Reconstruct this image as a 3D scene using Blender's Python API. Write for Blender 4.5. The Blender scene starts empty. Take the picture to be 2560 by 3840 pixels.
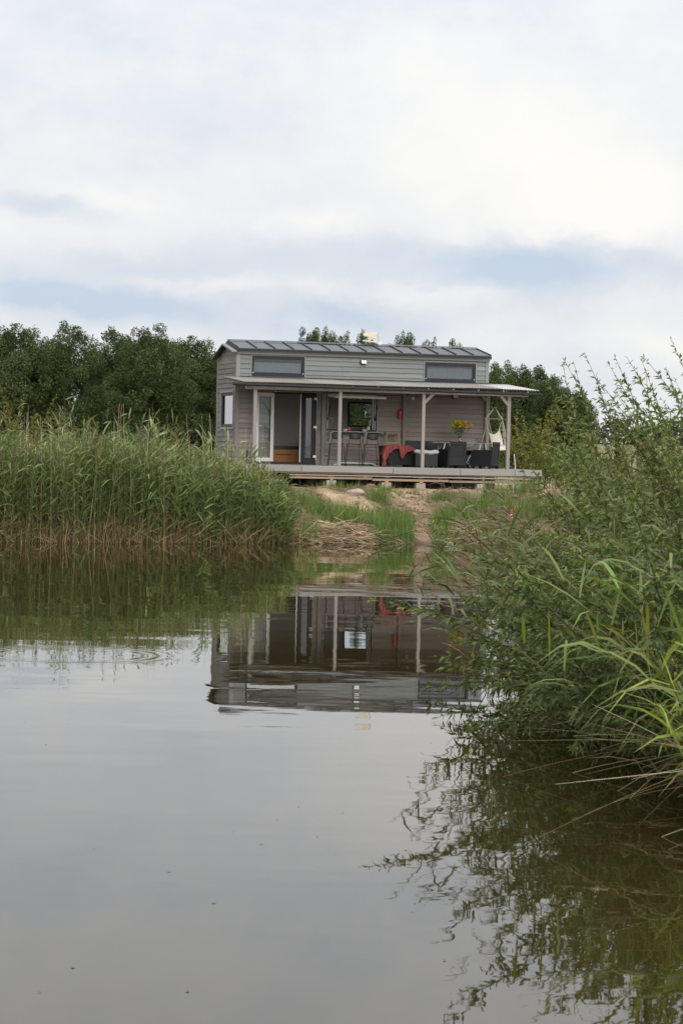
import bpy, math, random
import numpy as np
from mathutils import Vector, Matrix
R = math.radians
rng = np.random.default_rng(7)
random.seed(7)
S = bpy.context.scene
COL = S.collection

# ------------------------------------------------------------------ camera
CAM_H = 2.307
PITCH, ROLL = 0.0279, 0.0223
cam_data = bpy.data.cameras.new('camera')
cam = bpy.data.objects.new('camera', cam_data)
COL.objects.link(cam)
_f = Vector((0, math.cos(PITCH), -math.sin(PITCH)))
_u = Vector((0, math.sin(PITCH), math.cos(PITCH)))
_r = Vector((1, 0, 0))
_ri = math.cos(ROLL) * _r + math.sin(ROLL) * _u * 1.0
_up = -math.sin(ROLL) * _r + math.cos(ROLL) * _u
cam.matrix_world = Matrix(((_ri.x, _up.x, -_f.x, 0), (_ri.y, _up.y, -_f.y, 0), (_ri.z, _up.z, -_f.z, CAM_H), (0, 0, 0, 1)))
cam_data.sensor_fit = 'HORIZONTAL'
cam_data.sensor_width = 24.0
cam_data.lens = 83.3
cam_data.clip_start = 0.1
cam_data.clip_end = 6000
cam_data.dof.use_dof = True
cam_data.dof.focus_distance = 60
cam_data.dof.aperture_fstop = 11
S.camera = cam

# ------------------------------------------------------------------ render look
S.view_settings.view_transform = 'Standard'
S.view_settings.look = 'None'
S.view_settings.exposure = 0.33
S.view_settings.gamma = 1.0
S.view_settings.use_curve_mapping = False
S.render.engine = 'CYCLES'
S.cycles.max_bounces = 8
S.cycles.transparent_max_bounces = 12

# ------------------------------------------------------------------ sun and sky
SUN_DIR = Vector((0.32, -0.98, 0.46)).normalized()      # towards the sun
sun_data = bpy.data.lights.new('sun', 'SUN')
sun_data.energy = 1.5
sun_data.angle = R(42)
sun_data.color = (1.0, 0.96, 0.9)
sun = bpy.data.objects.new('sun', sun_data)
COL.objects.link(sun)
sun.rotation_euler = SUN_DIR.to_track_quat('Z', 'Y').to_euler()
sun.location = (0, 0, 40)


class NT:
    def __init__(s, nt):
        s.nt = nt; s.n = nt.nodes; s.l = nt.links
        s.n.clear()
    def new(s, t, **k):
        x = s.n.new(t)
        for a, b in k.items(): setattr(x, a, b)
        return x
    def link(s, a, b): s.l.new(a, b)
    def _in(s, sock, v):
        if v is None: return
        if hasattr(v, 'is_output'): s.link(v, sock)
        else: sock.default_value = v
    def math(s, op, a, b=None, c=None, clamp=False):
        x = s.new('ShaderNodeMath', operation=op, use_clamp=clamp)
        for i, v in enumerate((a, b, c)):
            if v is not None: s._in(x.inputs[i], v)
        return x.outputs[0]
    def vmath(s, op, a, b=None):
        x = s.new('ShaderNodeVectorMath', operation=op)
        s._in(x.inputs[0], a)
        if b is not None: s._in(x.inputs[1], b)
        return x.outputs[0]
    def mix(s, f, a, b, blend='MIX'):
        x = s.new('ShaderNodeMix', data_type='RGBA', blend_type=blend)
        s._in(x.inputs[0], f); s._in(x.inputs[6], a); s._in(x.inputs[7], b)
        return x.outputs[2]
    def ramp(s, f, stops):
        x = s.new('ShaderNodeValToRGB')
        e = x.color_ramp.elements
        while len(e) < len(stops): e.new(0.5)
        for i, (p, c) in enumerate(stops):
            e[i].position = p; e[i].color = (*c, 1) if len(c) == 3 else c
        s._in(x.inputs[0], f)
        return x.outputs[0]
    def noise(s, vec, scale, detail=3, rough=0.5, dim='3D'):
        x = s.new('ShaderNodeTexNoise', noise_dimensions=dim)
        if vec is not None: s.link(vec, x.inputs['Vector'])
        x.inputs['Scale'].default_value = scale
        x.inputs['Detail'].default_value = detail
        x.inputs['Roughness'].default_value = rough
        return x
    def scale(s, vec, v):
        return s.vmath('MULTIPLY', vec, v)


world = bpy.data.worlds.new('World')
S.world = world
world.use_nodes = True
W = NT(world.node_tree)
tc = W.new('ShaderNodeTexCoord').outputs['Generated']
sep = W.new('ShaderNodeSeparateXYZ'); W.link(tc, sep.inputs[0])
az = W.math('ARCTAN2', sep.outputs[0], sep.outputs[1])
el = W.math('ARCSINE', sep.outputs[2])
sky = W.new('ShaderNodeTexSky', sky_type='NISHITA')
sky.sun_disc = False
sky.sun_elevation = math.asin(SUN_DIR.z)
sky.sun_rotation = math.atan2(SUN_DIR.x, SUN_DIR.y)
wv = W.scale(tc, (9.0, 9.0, 16.0))
n1 = W.noise(wv, 1.0, 7, 0.55)
n2 = W.noise(W.scale(tc, (26.0, 26.0, 38.0)), 1.0, 5, 0.6)
n3 = W.noise(W.scale(tc, (3.0, 3.0, 7.0)), 1.0, 3, 0.5)
wsep = W.new('ShaderNodeSeparateColor'); W.link(n2.outputs['Color'], wsep.inputs[0])
n4 = W.noise(W.scale(tc, (9.0, 9.0, 16.0)), 1.3, 5, 0.6)
w4 = W.new('ShaderNodeSeparateColor'); W.link(n4.outputs['Color'], w4.inputs[0])
azw = W.math('ADD', az, W.math('MULTIPLY', W.math('SUBTRACT', w4.outputs[0], 0.5), 0.11))
elw = W.math('ADD', el, W.math('ADD', W.math('MULTIPLY', W.math('SUBTRACT', wsep.outputs[1], 0.5), 0.016), W.math('MULTIPLY', W.math('SUBTRACT', w4.outputs[1], 0.5), 0.034)))
m = W.math('ADD', W.math('MULTIPLY', n1.outputs[0], 0.50), W.math('MULTIPLY', n3.outputs[0], 0.30))
m = W.math('ADD', m, W.math('MULTIPLY', n2.outputs[0], 0.34))
m = W.math('ADD', m, 0.01)
# (azimuth, elevation, width, height, strength): cloud banks and the bluer gaps between them
CL = [(0.078, 0.079, 0.040, 0.0105, -0.66), (0.040, 0.070, 0.030, 0.006, -0.18), (-0.115, 0.058, 0.060, 0.0075, -0.62), (0.005, 0.053, 0.034, 0.0055, -0.45),
      (-0.125, 0.096, 0.030, 0.006, -0.24), (-0.09, 0.072, 0.035, 0.006, -0.22), (-0.02, 0.078, 0.05, 0.010, -0.18), (0.138, 0.074, 0.02, 0.006, -0.10),
      (0.09, 0.112, 0.060, 0.018, 0.36), (0.105, 0.095, 0.040, 0.008, 0.30), (-0.018, 0.094, 0.022, 0.006, 0.20), (-0.09, 0.104, 0.03, 0.006, 0.14),
      (0.035, 0.066, 0.02, 0.004, 0.16), (0.13, 0.045, 0.03, 0.008, 0.18), (0.06, 0.14, 0.09, 0.02, 0.12), (-0.07, 0.066, 0.035, 0.004, 0.20),
      (-0.06, 0.165, 0.05, 0.012, -0.07), (0.0, 0.19, 0.12, 0.015, -0.14)]
for a0, e0, sa, se, k in CL:
    da = W.math('MULTIPLY', W.math('SUBTRACT', azw, a0), 1 / sa)
    de = W.math('MULTIPLY', W.math('SUBTRACT', elw, e0), 1 / se)
    k *= 1.12
    g = W.math('EXPONENT', W.math('MULTIPLY', W.math('ADD', W.math('MULTIPLY', da, da), W.math('MULTIPLY', de, de)), -1.0))
    m = W.math('ADD', m, W.math('MULTIPLY', g, k))
cloud = W.ramp(m, [(0.0, (4.5, 5.2, 6.5)), (0.22, (5.3, 5.85, 6.8)), (0.42, (6.0, 6.3, 6.85)), (0.60, (6.95, 7.05, 7.3)), (0.78, (7.6, 7.6, 7.45)), (1.0, (8.0, 7.9, 7.6))])
cover = W.math('ADD', W.math('MULTIPLY', m, 0.2), 0.86, clamp=True)
skyc = W.mix(cover, sky.outputs[0], cloud)
# an overcast sky brightens steadily towards the zenith
zp = W.math('MAXIMUM', sep.outputs[2], 0.0)
lift = W.math('MULTIPLY_ADD', W.math('MULTIPLY', zp, zp), 2.2, 0.96)
lc = W.new('ShaderNodeCombineXYZ'); [W.link(lift, lc.inputs[i]) for i in range(3)]
skyc = W.mix(1.0, skyc, lc.outputs[0], 'MULTIPLY')
bg = W.new('ShaderNodeBackground'); W.link(skyc, bg.inputs[0]); bg.inputs[1].default_value = 0.1
wo = W.new('ShaderNodeOutputWorld'); W.link(bg.outputs[0], wo.inputs[0])

# ------------------------------------------------------------------ materials
def newmat(name):
    m_ = bpy.data.materials.new(name); m_.use_nodes = True
    return m_, NT(m_.node_tree)

def finish(n, bsdf):
    o = n.new('ShaderNodeOutputMaterial'); n.link(bsdf, o.inputs[0])

def plain(name, col, rough=0.6, metallic=0.0, var=0.12, scale=8.0, bump=0.0, spec=0.5, alt=None, stretch=(1, 1, 1)):
    m_, n = newmat(name)
    t = n.new('ShaderNodeTexCoord').outputs['Object']
    nz = n.noise(n.scale(t, stretch), scale, 5, 0.6)
    rnd = n.new('ShaderNodeObjectInfo').outputs['Random']
    f = n.math('ADD', n.math('MULTIPLY', nz.outputs[0], 0.8), n.math('MULTIPLY', rnd, 0.25), clamp=True)
    lo = tuple(c * (1 - var * 1.6) for c in col); hi = alt or tuple(min(1, c * (1 + var * 1.6)) for c in col)
    c = n.ramp(f, [(0.2, lo), (0.8, hi)])
    b = n.new('ShaderNodeBsdfPrincipled')
    n.link(c, b.inputs['Base Color'])
    b.inputs['Roughness'].default_value = rough
    b.inputs['Metallic'].default_value = metallic
    b.inputs['Specular IOR Level'].default_value = spec
    if bump:
        bp = n.new('ShaderNodeBump'); bp.inputs['Distance'].default_value = bump; bp.inputs['Strength'].default_value = 1
        n.link(nz.outputs[0], bp.inputs['Height']); n.link(bp.outputs[0], b.inputs['Normal'])
    finish(n, b.outputs[0])
    return m_

def wood(name, col, axis='x', var=0.16, rough=0.75, stain=None, stain_amt=0.5):
    """stained, weathered timber: grain along one local axis, own tone for every piece"""
    m_, n = newmat(name)
    t = n.new('ShaderNodeTexCoord').outputs['Object']
    rnd = n.new('ShaderNodeObjectInfo').outputs['Random']
    off = n.new('ShaderNodeCombineXYZ'); n.link(n.math('MULTIPLY', rnd, 37.0), off.inputs[0]); n.link(n.math('MULTIPLY', rnd, 11.0), off.inputs[2])
    p = n.vmath('ADD', t, off.outputs[0])
    st = {'x': (1.2, 30, 30), 'z': (30, 30, 1.2), 'y': (30, 1.2, 30)}[axis]
    g = n.noise(n.scale(p, st), 1.0, 6, 0.65)
    bl = n.noise(n.scale(p, {'x': (0.9, 3, 5), 'z': (4, 4, 0.9), 'y': (4, 0.9, 4)}[axis]), 1.0, 4, 0.6)
    f = n.math('ADD', n.math('MULTIPLY', g.outputs[0], 0.55), n.math('MULTIPLY', rnd, 0.40), clamp=True)
    lo = tuple(c * (1 - var * 1.8) for c in col); hi = tuple(c * (1 + var * 1.6) for c in col)
    c = n.ramp(f, [(0.15, lo), (0.8, hi)])
    if stain:
        sf = n.ramp(bl.outputs[0], [(0.42, (0, 0, 0)), (0.68, (stain_amt,) * 3)])
        c = n.mix(sf, c, (*stain, 1))
    b = n.new('ShaderNodeBsdfPrincipled')
    n.link(c, b.inputs['Base Color'])
    b.inputs['Roughness'].default_value = rough
    b.inputs['Specular IOR Level'].default_value = 0.3
    bp = n.new('ShaderNodeBump'); bp.inputs['Distance'].default_value = 0.002
    n.link(g.outputs[0], bp.inputs['Height']); n.link(bp.outputs[0], b.inputs['Normal'])
    finish(n, b.outputs[0])
    return m_

def leafmat(name, rough=0.5, trans=0.3, spec=0.4, gain=1.0, sat=1.0):
    m_, n = newmat(name)
    a = n.new('ShaderNodeAttribute', attribute_name='Col')
    c = a.outputs['Color']
    if gain != 1.0 or sat != 1.0:
        h = n.new('ShaderNodeHueSaturation'); n.link(c, h.inputs['Color']); h.inputs['Saturation'].default_value = sat; h.inputs['Value'].default_value = gain
        c = h.outputs[0]
    b = n.new('ShaderNodeBsdfPrincipled')
    n.link(c, b.inputs['Base Color'])
    b.inputs['Roughness'].default_value = rough
    b.inputs['Specular IOR Level'].default_value = spec
    tr = n.new('ShaderNodeBsdfTranslucent')
    tc_ = n.mix(1.0, c, (1.25, 1.25, 0.6, 1), 'MULTIPLY'); n.link(tc_, tr.inputs[0])
    mx = n.new('ShaderNodeMixShader'); mx.inputs[0].default_value = trans
    n.link(b.outputs[0], mx.inputs[1]); n.link(tr.outputs[0], mx.inputs[2])
    finish(n, mx.outputs[0])
    return m_

def glassmat(name, tint=(0.92, 0.95, 0.95), boost=0.0, mult=1.05):
    m_, n = newmat(name)
    fr = n.new('ShaderNodeFresnel'); fr.inputs[0].default_value = 1.5
    f = n.math('ADD', n.math('MULTIPLY', fr.outputs[0], mult), boost, clamp=True)
    back = n.new('ShaderNodeNewGeometry').outputs['Backfacing']      # only the outer face of a thin pane mirrors
    f = n.math('MULTIPLY', f, n.math('SUBTRACT', 1.0, back))
    tr = n.new('ShaderNodeBsdfTransparent'); tr.inputs[0].default_value = (*tint, 1)
    gl = n.new('ShaderNodeBsdfGlossy'); gl.inputs['Roughness'].default_value = 0.02
    mx = n.new('ShaderNodeMixShader'); n.link(f, mx.inputs[0]); n.link(tr.outputs[0], mx.inputs[1]); n.link(gl.outputs[0], mx.inputs[2])
    finish(n, mx.outputs[0])
    return m_

M = {}
M['siding'] = wood('siding_taupe', (0.31, 0.27, 0.245), 'x', 0.12, stain=(0.245, 0.215, 0.20), stain_amt=0.4)
M['siding_up'] = wood('siding_weathered', (0.215, 0.223, 0.213), 'x', 0.13, stain=(0.165, 0.175, 0.18), stain_amt=0.6)
M['siding_end'] = wood('siding_gable', (0.185, 0.170, 0.157), 'y', 0.16, stain=(0.10, 0.095, 0.09), stain_amt=0.6)
M['post'] = wood('post_wood', (0.285, 0.255, 0.232), 'z', 0.10, stain=(0.26, 0.235, 0.22), stain_amt=0.5)
M['beam'] = wood('beam_wood', (0.32, 0.28, 0.25), 'x', 0.10, stain=(0.20, 0.18, 0.165), stain_amt=0.6)
M['trim_up'] = wood('trim_weathered', (0.225, 0.23, 0.222), 'z', 0.08)
M['trimx_up'] = wood('trim_weathered_long', (0.19, 0.195, 0.19), 'x', 0.08)
M['deck'] = wood('deck_wood', (0.28, 0.27, 0.255), 'x', 0.10, stain=(0.24, 0.23, 0.215), stain_amt=0.6)
M['pallet'] = wood('raw_board', (0.33, 0.25, 0.17), 'x', 0.18, stain=(0.22, 0.18, 0.14), stain_amt=0.6)
M['palletg'] = wood('grey_board', (0.36, 0.33, 0.29), 'x', 0.12)
M['orange'] = wood('offcut_timber', (0.48, 0.25, 0.10), 'x', 0.15)
M['concrete'] = plain('concrete', (0.33, 0.30, 0.26), 0.9, var=0.15, scale=20, bump=0.003)
M['anthracite'] = plain('anthracite_frame', (0.022, 0.025, 0.031), 0.5, var=0.08, spec=0.2)
M['roof'] = plain('roof_steel', (0.050, 0.054, 0.060), 0.45, var=0.10, scale=1.5, spec=0.4)
M['roofdark'] = plain('roof_edge_steel', (0.022, 0.023, 0.027), 0.5, var=0.08, scale=2, spec=0.2)
M['white'] = plain('white_plastic', (0.80, 0.80, 0.77), 0.35, var=0.04)
M['whitepaint'] = plain('white_metal', (0.72, 0.73, 0.72), 0.35, var=0.06)
M['metal'] = plain('galvanised', (0.45, 0.46, 0.46), 0.4, metallic=0.7, var=0.1)
M['black'] = plain('black_metal', (0.018, 0.017, 0.017), 0.45, var=0.1)
M['darkseat'] = plain('dark_seat', (0.030, 0.023, 0.020), 0.5, var=0.1)
M['rattan'] = plain('charcoal_rattan', (0.015, 0.015, 0.016), 0.7, var=0.2, scale=60, bump=0.002, spec=0.2)
M['rattan_lit'] = plain('charcoal_rattan_lit', (0.027, 0.028, 0.030), 0.65, var=0.14, scale=60, bump=0.002, spec=0.2)  # same rattan for chair backs, the light they catch put into the colour
M['greysofa'] = plain('sofa_back', (0.050, 0.056, 0.058), 0.6, var=0.1, scale=30, spec=0.2)
M['cushion'] = plain('cushion_fabric', (0.42, 0.40, 0.37), 0.9, var=0.12, scale=14, bump=0.006)
M['throw'] = plain('red_throw', (0.17, 0.028, 0.028), 0.95, var=0.35, scale=22, bump=0.008, alt=(0.30, 0.085, 0.078), spec=0.1)
M['red'] = plain('red_paint', (0.62, 0.030, 0.022), 0.3, var=0.1)
M['redplastic'] = plain('red_plastic', (0.45, 0.06, 0.05), 0.35, var=0.2)
M['cream'] = plain('cream_plastic', (0.66, 0.56, 0.38), 0.5, var=0.08)
M['canvas'] = plain('cream_canvas', (0.72, 0.68, 0.58), 0.95, var=0.08, scale=10, bump=0.004)
M['rope'] = plain('cotton_rope', (0.68, 0.64, 0.54), 0.95, var=0.1)
M['paleroof'] = plain('pale_corrugated', (0.38, 0.37, 0.35), 0.45, var=0.14, scale=1.2, stretch=(0.6, 2, 1), spec=0.5)
M['fibre'] = plain('corrugated_sheet', (0.215, 0.198, 0.172), 0.8, var=0.28, scale=2.2, stretch=(0.5, 3.0, 1), spec=0.12)
M['interior'] = plain('interior_lining', (0.50, 0.455, 0.42), 0.7, var=0.05, scale=2)
M['floorin'] = plain('interior_floor', (0.22, 0.17, 0.12), 0.5, var=0.1)
M['drawer'] = wood('drawer_front', (0.50, 0.215, 0.065), 'x', 0.10, rough=0.5)
M['stoolwood'] = wood('pale_stool_wood', (0.36, 0.30, 0.235), 'x', 0.1)
M['glass'] = glassmat('window_glass')
M['glassr'] = glassmat('window_glass_bright', (0.80, 0.84, 0.86), 0.06, 1.8)
M['glassg'] = glassmat('double_glazing', (0.70, 0.74, 0.76), 0.05, 2.0)
M['curtain'] = plain('pleated_blind', (0.20, 0.205, 0.21), 0.9, var=0.08, scale=3)
M['lens'] = plain('lamp_lens', (0.80, 0.80, 0.78), 0.25, var=0.03)
M['ceramic'] = plain('white_ceramic', (0.72, 0.70, 0.66), 0.3, var=0.06)
M['counter'] = plain('counter_top', (0.30, 0.30, 0.30), 0.35, var=0.08)
M['stone'] = plain('pinkish_stone', (0.34, 0.25, 0.21), 0.9, var=0.15, scale=10, bump=0.01)
M['leaf'] = leafmat('leaf', 0.6, 0.28, 0.15)
M['leaf_shiny'] = leafmat('leaf_glossy', 0.5, 0.22, 0.25)
M['reed'] = leafmat('reed_leaf', 0.5, 0.25, 0.25)
M['bark'] = plain('bark', (0.10, 0.085, 0.065), 0.9, var=0.25, scale=20)
M['dry'] = leafmat('dry_reed', 0.8, 0.15, 0.2)
M['petal'] = leafmat('petal', 0.6, 0.2, 0.2)

# ------------------------------------------------------------------ mesh helpers
class MB:
    def __init__(s): s.v = []; s.f = []
    def add(s, vs, fs):
        b = len(s.v); s.v += [tuple(v) for v in vs]; s.f += [tuple(b + i for i in f) for f in fs]
        return s
    def box(s, x0, x1, y0, y1, z0, z1, T=None):
        vs = [Vector(p) for p in ((x0, y0, z0), (x1, y0, z0), (x1, y1, z0), (x0, y1, z0), (x0, y0, z1), (x1, y0, z1), (x1, y1, z1), (x0, y1, z1))]
        if T is not None: vs = [T @ v for v in vs]
        return s.add(vs, [(0, 3, 2, 1), (4, 5, 6, 7), (0, 1, 5, 4), (1, 2, 6, 5), (2, 3, 7, 6), (3, 0, 4, 7)])
    def prism(s, poly, axis, a, b):
        """poly: 2-D outline in the two other axes, extruded along axis from a to b"""
        def P(p, t):
            return {'x': (t, p[0], p[1]), 'y': (p[0], t, p[1]), 'z': (p[0], p[1], t)}[axis]
        k = len(poly)
        vs = [P(p, a) for p in poly] + [P(p, b) for p in poly]
        return s.add(vs, [tuple(range(k)), tuple(range(2 * k - 1, k - 1, -1))] + [(i, i + k, (i + 1) % k + k, (i + 1) % k) for i in range(k)])
    def tube(s, pts, r, k=6, r1=None):
        pts = [Vector(p) for p in pts]; n = len(pts)
        ref = Vector((0, 0, 1))
        t0 = (pts[-1] - pts[0]).normalized()
        if abs(t0.z) > 0.9: ref = Vector((0, 1, 0))
        vs = []
        for i, p in enumerate(pts):
            t = (pts[min(i + 1, n - 1)] - pts[max(i - 1, 0)])
            t = t.normalized() if t.length > 1e-9 else t0
            a = t.cross(ref)
            if a.length < 1e-6: a = t.cross(Vector((1, 0, 0)))
            a.normalize(); b = t.cross(a)
            rr = r if r1 is None else r + (r1 - r) * i / (n - 1)
            for j in range(k):
                w = 2 * math.pi * j / k
                vs.append(p + a * rr * math.cos(w) + b * rr * math.sin(w))
        fs = [(i * k + j, i * k + (j + 1) % k, (i + 1) * k + (j + 1) % k, (i + 1) * k + j) for i in range(n - 1) for j in range(k)]
        fs += [tuple(range(k - 1, -1, -1)), tuple(range((n - 1) * k, n * k))]
        return s.add(vs, fs)
    def lathe(s, prof, c=(0, 0, 0), k=16, axis='z'):
        vs = []
        for r, h in prof:
            for j in range(k):
                w = 2 * math.pi * j / k
                a, b = r * math.cos(w), r * math.sin(w)
                vs.append({'z': (c[0] + a, c[1] + b, c[2] + h), 'y': (c[0] + a, c[1] + h, c[2] + b), 'x': (c[0] + h, c[1] + a, c[2] + b)}[axis])
        n = len(prof)
        fs = [(i * k + j, i * k + (j + 1) % k, (i + 1) * k + (j + 1) % k, (i + 1) * k + j) for i in range(n - 1) for j in range(k)]
        fs += [tuple(range(k - 1, -1, -1)), tuple(range((n - 1) * k, n * k))]
        return s.add(vs, fs)
    def grid(s, fn, nu, nv):
        vs = [fn(i / nu, j / nv) for j in range(nv + 1) for i in range(nu + 1)]
        return s.add(vs, [(j * (nu + 1) + i, j * (nu + 1) + i + 1, (j + 1) * (nu + 1) + i + 1, (j + 1) * (nu + 1) + i) for j in range(nv) for i in range(nu)])
    def build(s, name, mat, parent=None, smooth=False, bevel=0, solid=0, loc=None):
        me = bpy.data.meshes.new(name)
        me.from_pydata(s.v, [], s.f)
        if mat: me.materials.append(mat)
        if smooth:
            for p in me.polygons: p.use_smooth = True
        o = bpy.data.objects.new(name, me)
        COL.objects.link(o)
        if parent: o.parent = parent
        if loc: o.location = loc
        if solid:
            md = o.modifiers.new('solid', 'SOLIDIFY'); md.thickness = solid
        if bevel:
            md = o.modifiers.new('bevel', 'BEVEL'); md.width = bevel; md.segments = 2; md.limit_method = 'ANGLE'
        return o

def tag(o, label=None, cat=None, group=None, kind=None):
    if label: o['label'] = label
    if cat: o['category'] = cat
    if group: o['group'] = group
    if kind: o['kind'] = kind
    return o

def empty(name, loc=(0, 0, 0), rz=0.0, label=None, cat=None, group=None):
    o = bpy.data.objects.new(name, None); COL.objects.link(o)
    o.empty_display_size = 0.2
    o.location = loc; o.rotation_euler = (0, 0, rz)
    return tag(o, label, cat, group)

def children(o): return [c for c in bpy.data.objects if c.parent == o]
def copy_tree(o, parent=None):
    kids = children(o)
    c = o.copy(); COL.objects.link(c); c.parent = parent
    for ch in kids: copy_tree(ch, c)
    return c

TH = 0.2566
HO = Vector((-2.9868, 65.6577, 1.7626))         # front left corner of the house at deck level
EX = Vector((math.cos(TH), math.sin(TH), 0)); EY = Vector((-math.sin(TH), math.cos(TH), 0))
def HW(x, y, z=0.0): return HO + EX * x + EY * y + Vector((0, 0, z))

# ------------------------------------------------------------------ terrain
SHORE = np.array([(-90, 30), (-30, 45.5), (-16, 49.3), (-7.55, 52.45), (-4.8, 53.4), (-2.3, 54.45), (0, 55.98), (1.2, 56.5), (2.1, 56.75), (2.72, 57.15), (4.2, 57.3), (6.5, 57.0), (8.2, 54),
                  (8.0, 48), (6.4, 38), (4.9, 30), (3.6, 24.5), (2.75, 21.5), (2.35, 19), (2.4, 16), (2.9, 12.5), (3.2, 8), (2.6, 3), (0, 1.3), (-4, 1.2), (-12, 2), (-40, 4), (-90, 10)], float)

def signed_dist(x, y):
    """distance to the pond's shore, positive on land"""
    x = np.asarray(x, float); y = np.asarray(y, float)
    d = np.full(x.shape, 1e9); inside = np.zeros(x.shape, bool)
    A = SHORE; B = np.roll(SHORE, -1, 0)
    for (ax, ay), (bx, by) in zip(A, B):
        ux, uy = bx - ax, by - ay; L = ux * ux + uy * uy
        t = np.clip(((x - ax) * ux + (y - ay) * uy) / L, 0, 1)
        d = np.minimum(d, np.hypot(x - ax - t * ux, y - ay - t * uy))
        with np.errstate(divide='ignore', invalid='ignore'):
            c = ((ay > y) != (by > y)) & (x < (bx - ax) * (y - ay) / (by - ay if by != ay else 1e-9) + ax)
        inside ^= c
    return np.where(inside, -d, d)

def vnoise(x, y, s, seed=0):
    """smooth value noise"""
    x = np.asarray(x, float) / s + 100 + seed * 17.3; y = np.asarray(y, float) / s + 100 + seed * 9.1
    xi = np.floor(x).astype(int); yi = np.floor(y).astype(int); fx = x - xi; fy = y - yi
    fx = fx * fx * (3 - 2 * fx); fy = fy * fy * (3 - 2 * fy)
    def h(a, b):
        v = np.sin(a * 127.1 + b * 311.7 + seed * 74.7) * 43758.5453
        return v - np.floor(v)
    return (h(xi, yi) * (1 - fx) + h(xi + 1, yi) * fx) * (1 - fy) + (h(xi, yi + 1) * (1 - fx) + h(xi + 1, yi + 1) * fx) * fy

def height(x, y):
    x = np.asarray(x, float); y = np.asarray(y, float)
    d = signed_dist(x, y)
    far = np.clip((y - 50) / 3, 0, 1)
    hb = 0.26 * np.clip(d / 0.4, 0, 1) ** 0.7 + 0.92 * (0.72 * np.clip((d - 0.2) / 5.4, 0, 1) ** 0.9 + 0.28 / (1 + np.exp(-(d - 4.0) / 0.28)))
    hr = 0.75 * np.clip(d / 2.5, 0, 1) ** 0.8
    hi = 0.35 + 0.4 * np.clip(d / 2, 0, 1)
    h = np.where(y > 46, hb, np.where(x > 1.8, hr * (1 - far) + hb * far, hi * np.clip(d / 0.4, 0, 1)))
    land = np.clip(d / 0.5, 0, 1)
    n = (vnoise(x, y, 1.1, 1) - 0.5) * 0.22 + (vnoise(x, y, 0.4, 2) - 0.5) * 0.15 + (vnoise(x, y, 0.17, 3) - 0.5) * 0.07
    flat = np.clip((y - 62.2) / 1.0, 0, 1)
    h = h + n * land * (1 - 0.8 * flat)
    # trodden path down to the water
    pc = path_x(y)
    pm = np.exp(-((x - pc) / 0.42) ** 2) * np.clip(d / 0.6, 0, 1) * (y > 50) * (1 - flat)
    h = h - 0.13 * pm
    # the land climbs gently far behind the house
    h = h + np.clip(y - 85, 0, 2000) * 0.0075 * np.clip((x + 30) / 60, 0, 1) * (y < 400) + (y >= 400) * 315 * 0.0075 * np.clip((x + 30) / 60, 0, 1)
    h = np.where(d < 0, np.maximum(-0.9, d * 0.45 - 0.02), h)
    return h

def path_x(y):
    return np.interp(y, [56, 57.5, 59.5, 61.5, 63.5], [2.0, 1.98, 2.0, 1.85, 1.5])

def axis(segs):
    out = []
    for a, b, st in segs:
        out.append(np.arange(a, b - 1e-6, st))
    return np.concatenate(out + [[segs[-1][1]]])

gx = axis([(-3000, -400, 260), (-400, -60, 34), (-60, -10, 2.5), (-10, -3.5, 0.3), (-3.5, 6.5, 0.085), (6.5, 14, 0.5), (14, 60, 4), (60, 400, 34), (400, 3000, 260)])
gy = axis([(-60, 0, 6), (0, 50, 0.6), (50, 54.5, 0.2), (54.5, 64.5, 0.085), (64.5, 80, 0.7), (80, 160, 4), (160, 500, 20), (500, 4500, 400)])
GX, GY = np.meshgrid(gx, gy)
GZ = height(GX, GY)
nx, ny = len(gx), len(gy)

def np_mesh(name, verts, faces, mat, cols=None, smooth=False, parent=None):
    """verts (N,3), faces (F,4)"""
    me = bpy.data.meshes.new(name)
    nv, nf = len(verts), len(faces); k = faces.shape[1]
    me.vertices.add(nv); me.vertices.foreach_set('co', np.ascontiguousarray(verts, np.float32).ravel())
    me.loops.add(nf * k); me.loops.foreach_set('vertex_index', np.ascontiguousarray(faces, np.int32).ravel())
    me.polygons.add(nf); me.polygons.foreach_set('loop_start', np.arange(0, nf * k, k, dtype=np.int32))
    me.polygons.foreach_set('loop_total', np.full(nf, k, np.int32))
    if smooth: me.polygons.foreach_set('use_smooth', np.ones(nf, bool))
    me.update(calc_edges=True)
    if cols is not None:
        a = me.color_attributes.new('Col', 'FLOAT_COLOR', 'POINT')
        c = np.ones((nv, 4), np.float32); c[:, :3] = cols
        a.data.foreach_set('color', c.ravel())
    me.materials.append(mat)
    o = bpy.data.objects.new(name, me); COL.objects.link(o)
    if parent: o.parent = parent
    return o

def ground_kind(x, y):
    """sand / bare soil / turf weights of the ground (its own colour)"""
    d = signed_dist(x, y)
    nz = vnoise(x, y, 0.8, 5); n2 = vnoise(x, y, 0.3, 6)
    path = np.exp(-((x - path_x(y) - 0.5 * (n2 - .5) - 0.4 * (nz - .5)) / 0.45) ** 2) * (y > 55) * (y < 63.5)
    sandy = np.clip((y - 61.6 + 2.4 * (nz - .5)) / 0.8, 0, 1) * (y < 80) * np.clip((x + 2.6) / .8, 0, 1) * np.clip((9 - x) / 1.0, 0, 1)
    patch = np.exp(-(((x - 0.35) / 0.55) ** 2 + ((y - 60.3) / 0.9) ** 2)) + 0.7 * np.exp(-(((x + 0.3) / 0.35) ** 2 + ((y - 60.9) / 0.5) ** 2))
    patch = np.clip(patch * (0.6 + n2), 0, 1)
    return d, path, sandy, patch

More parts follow.
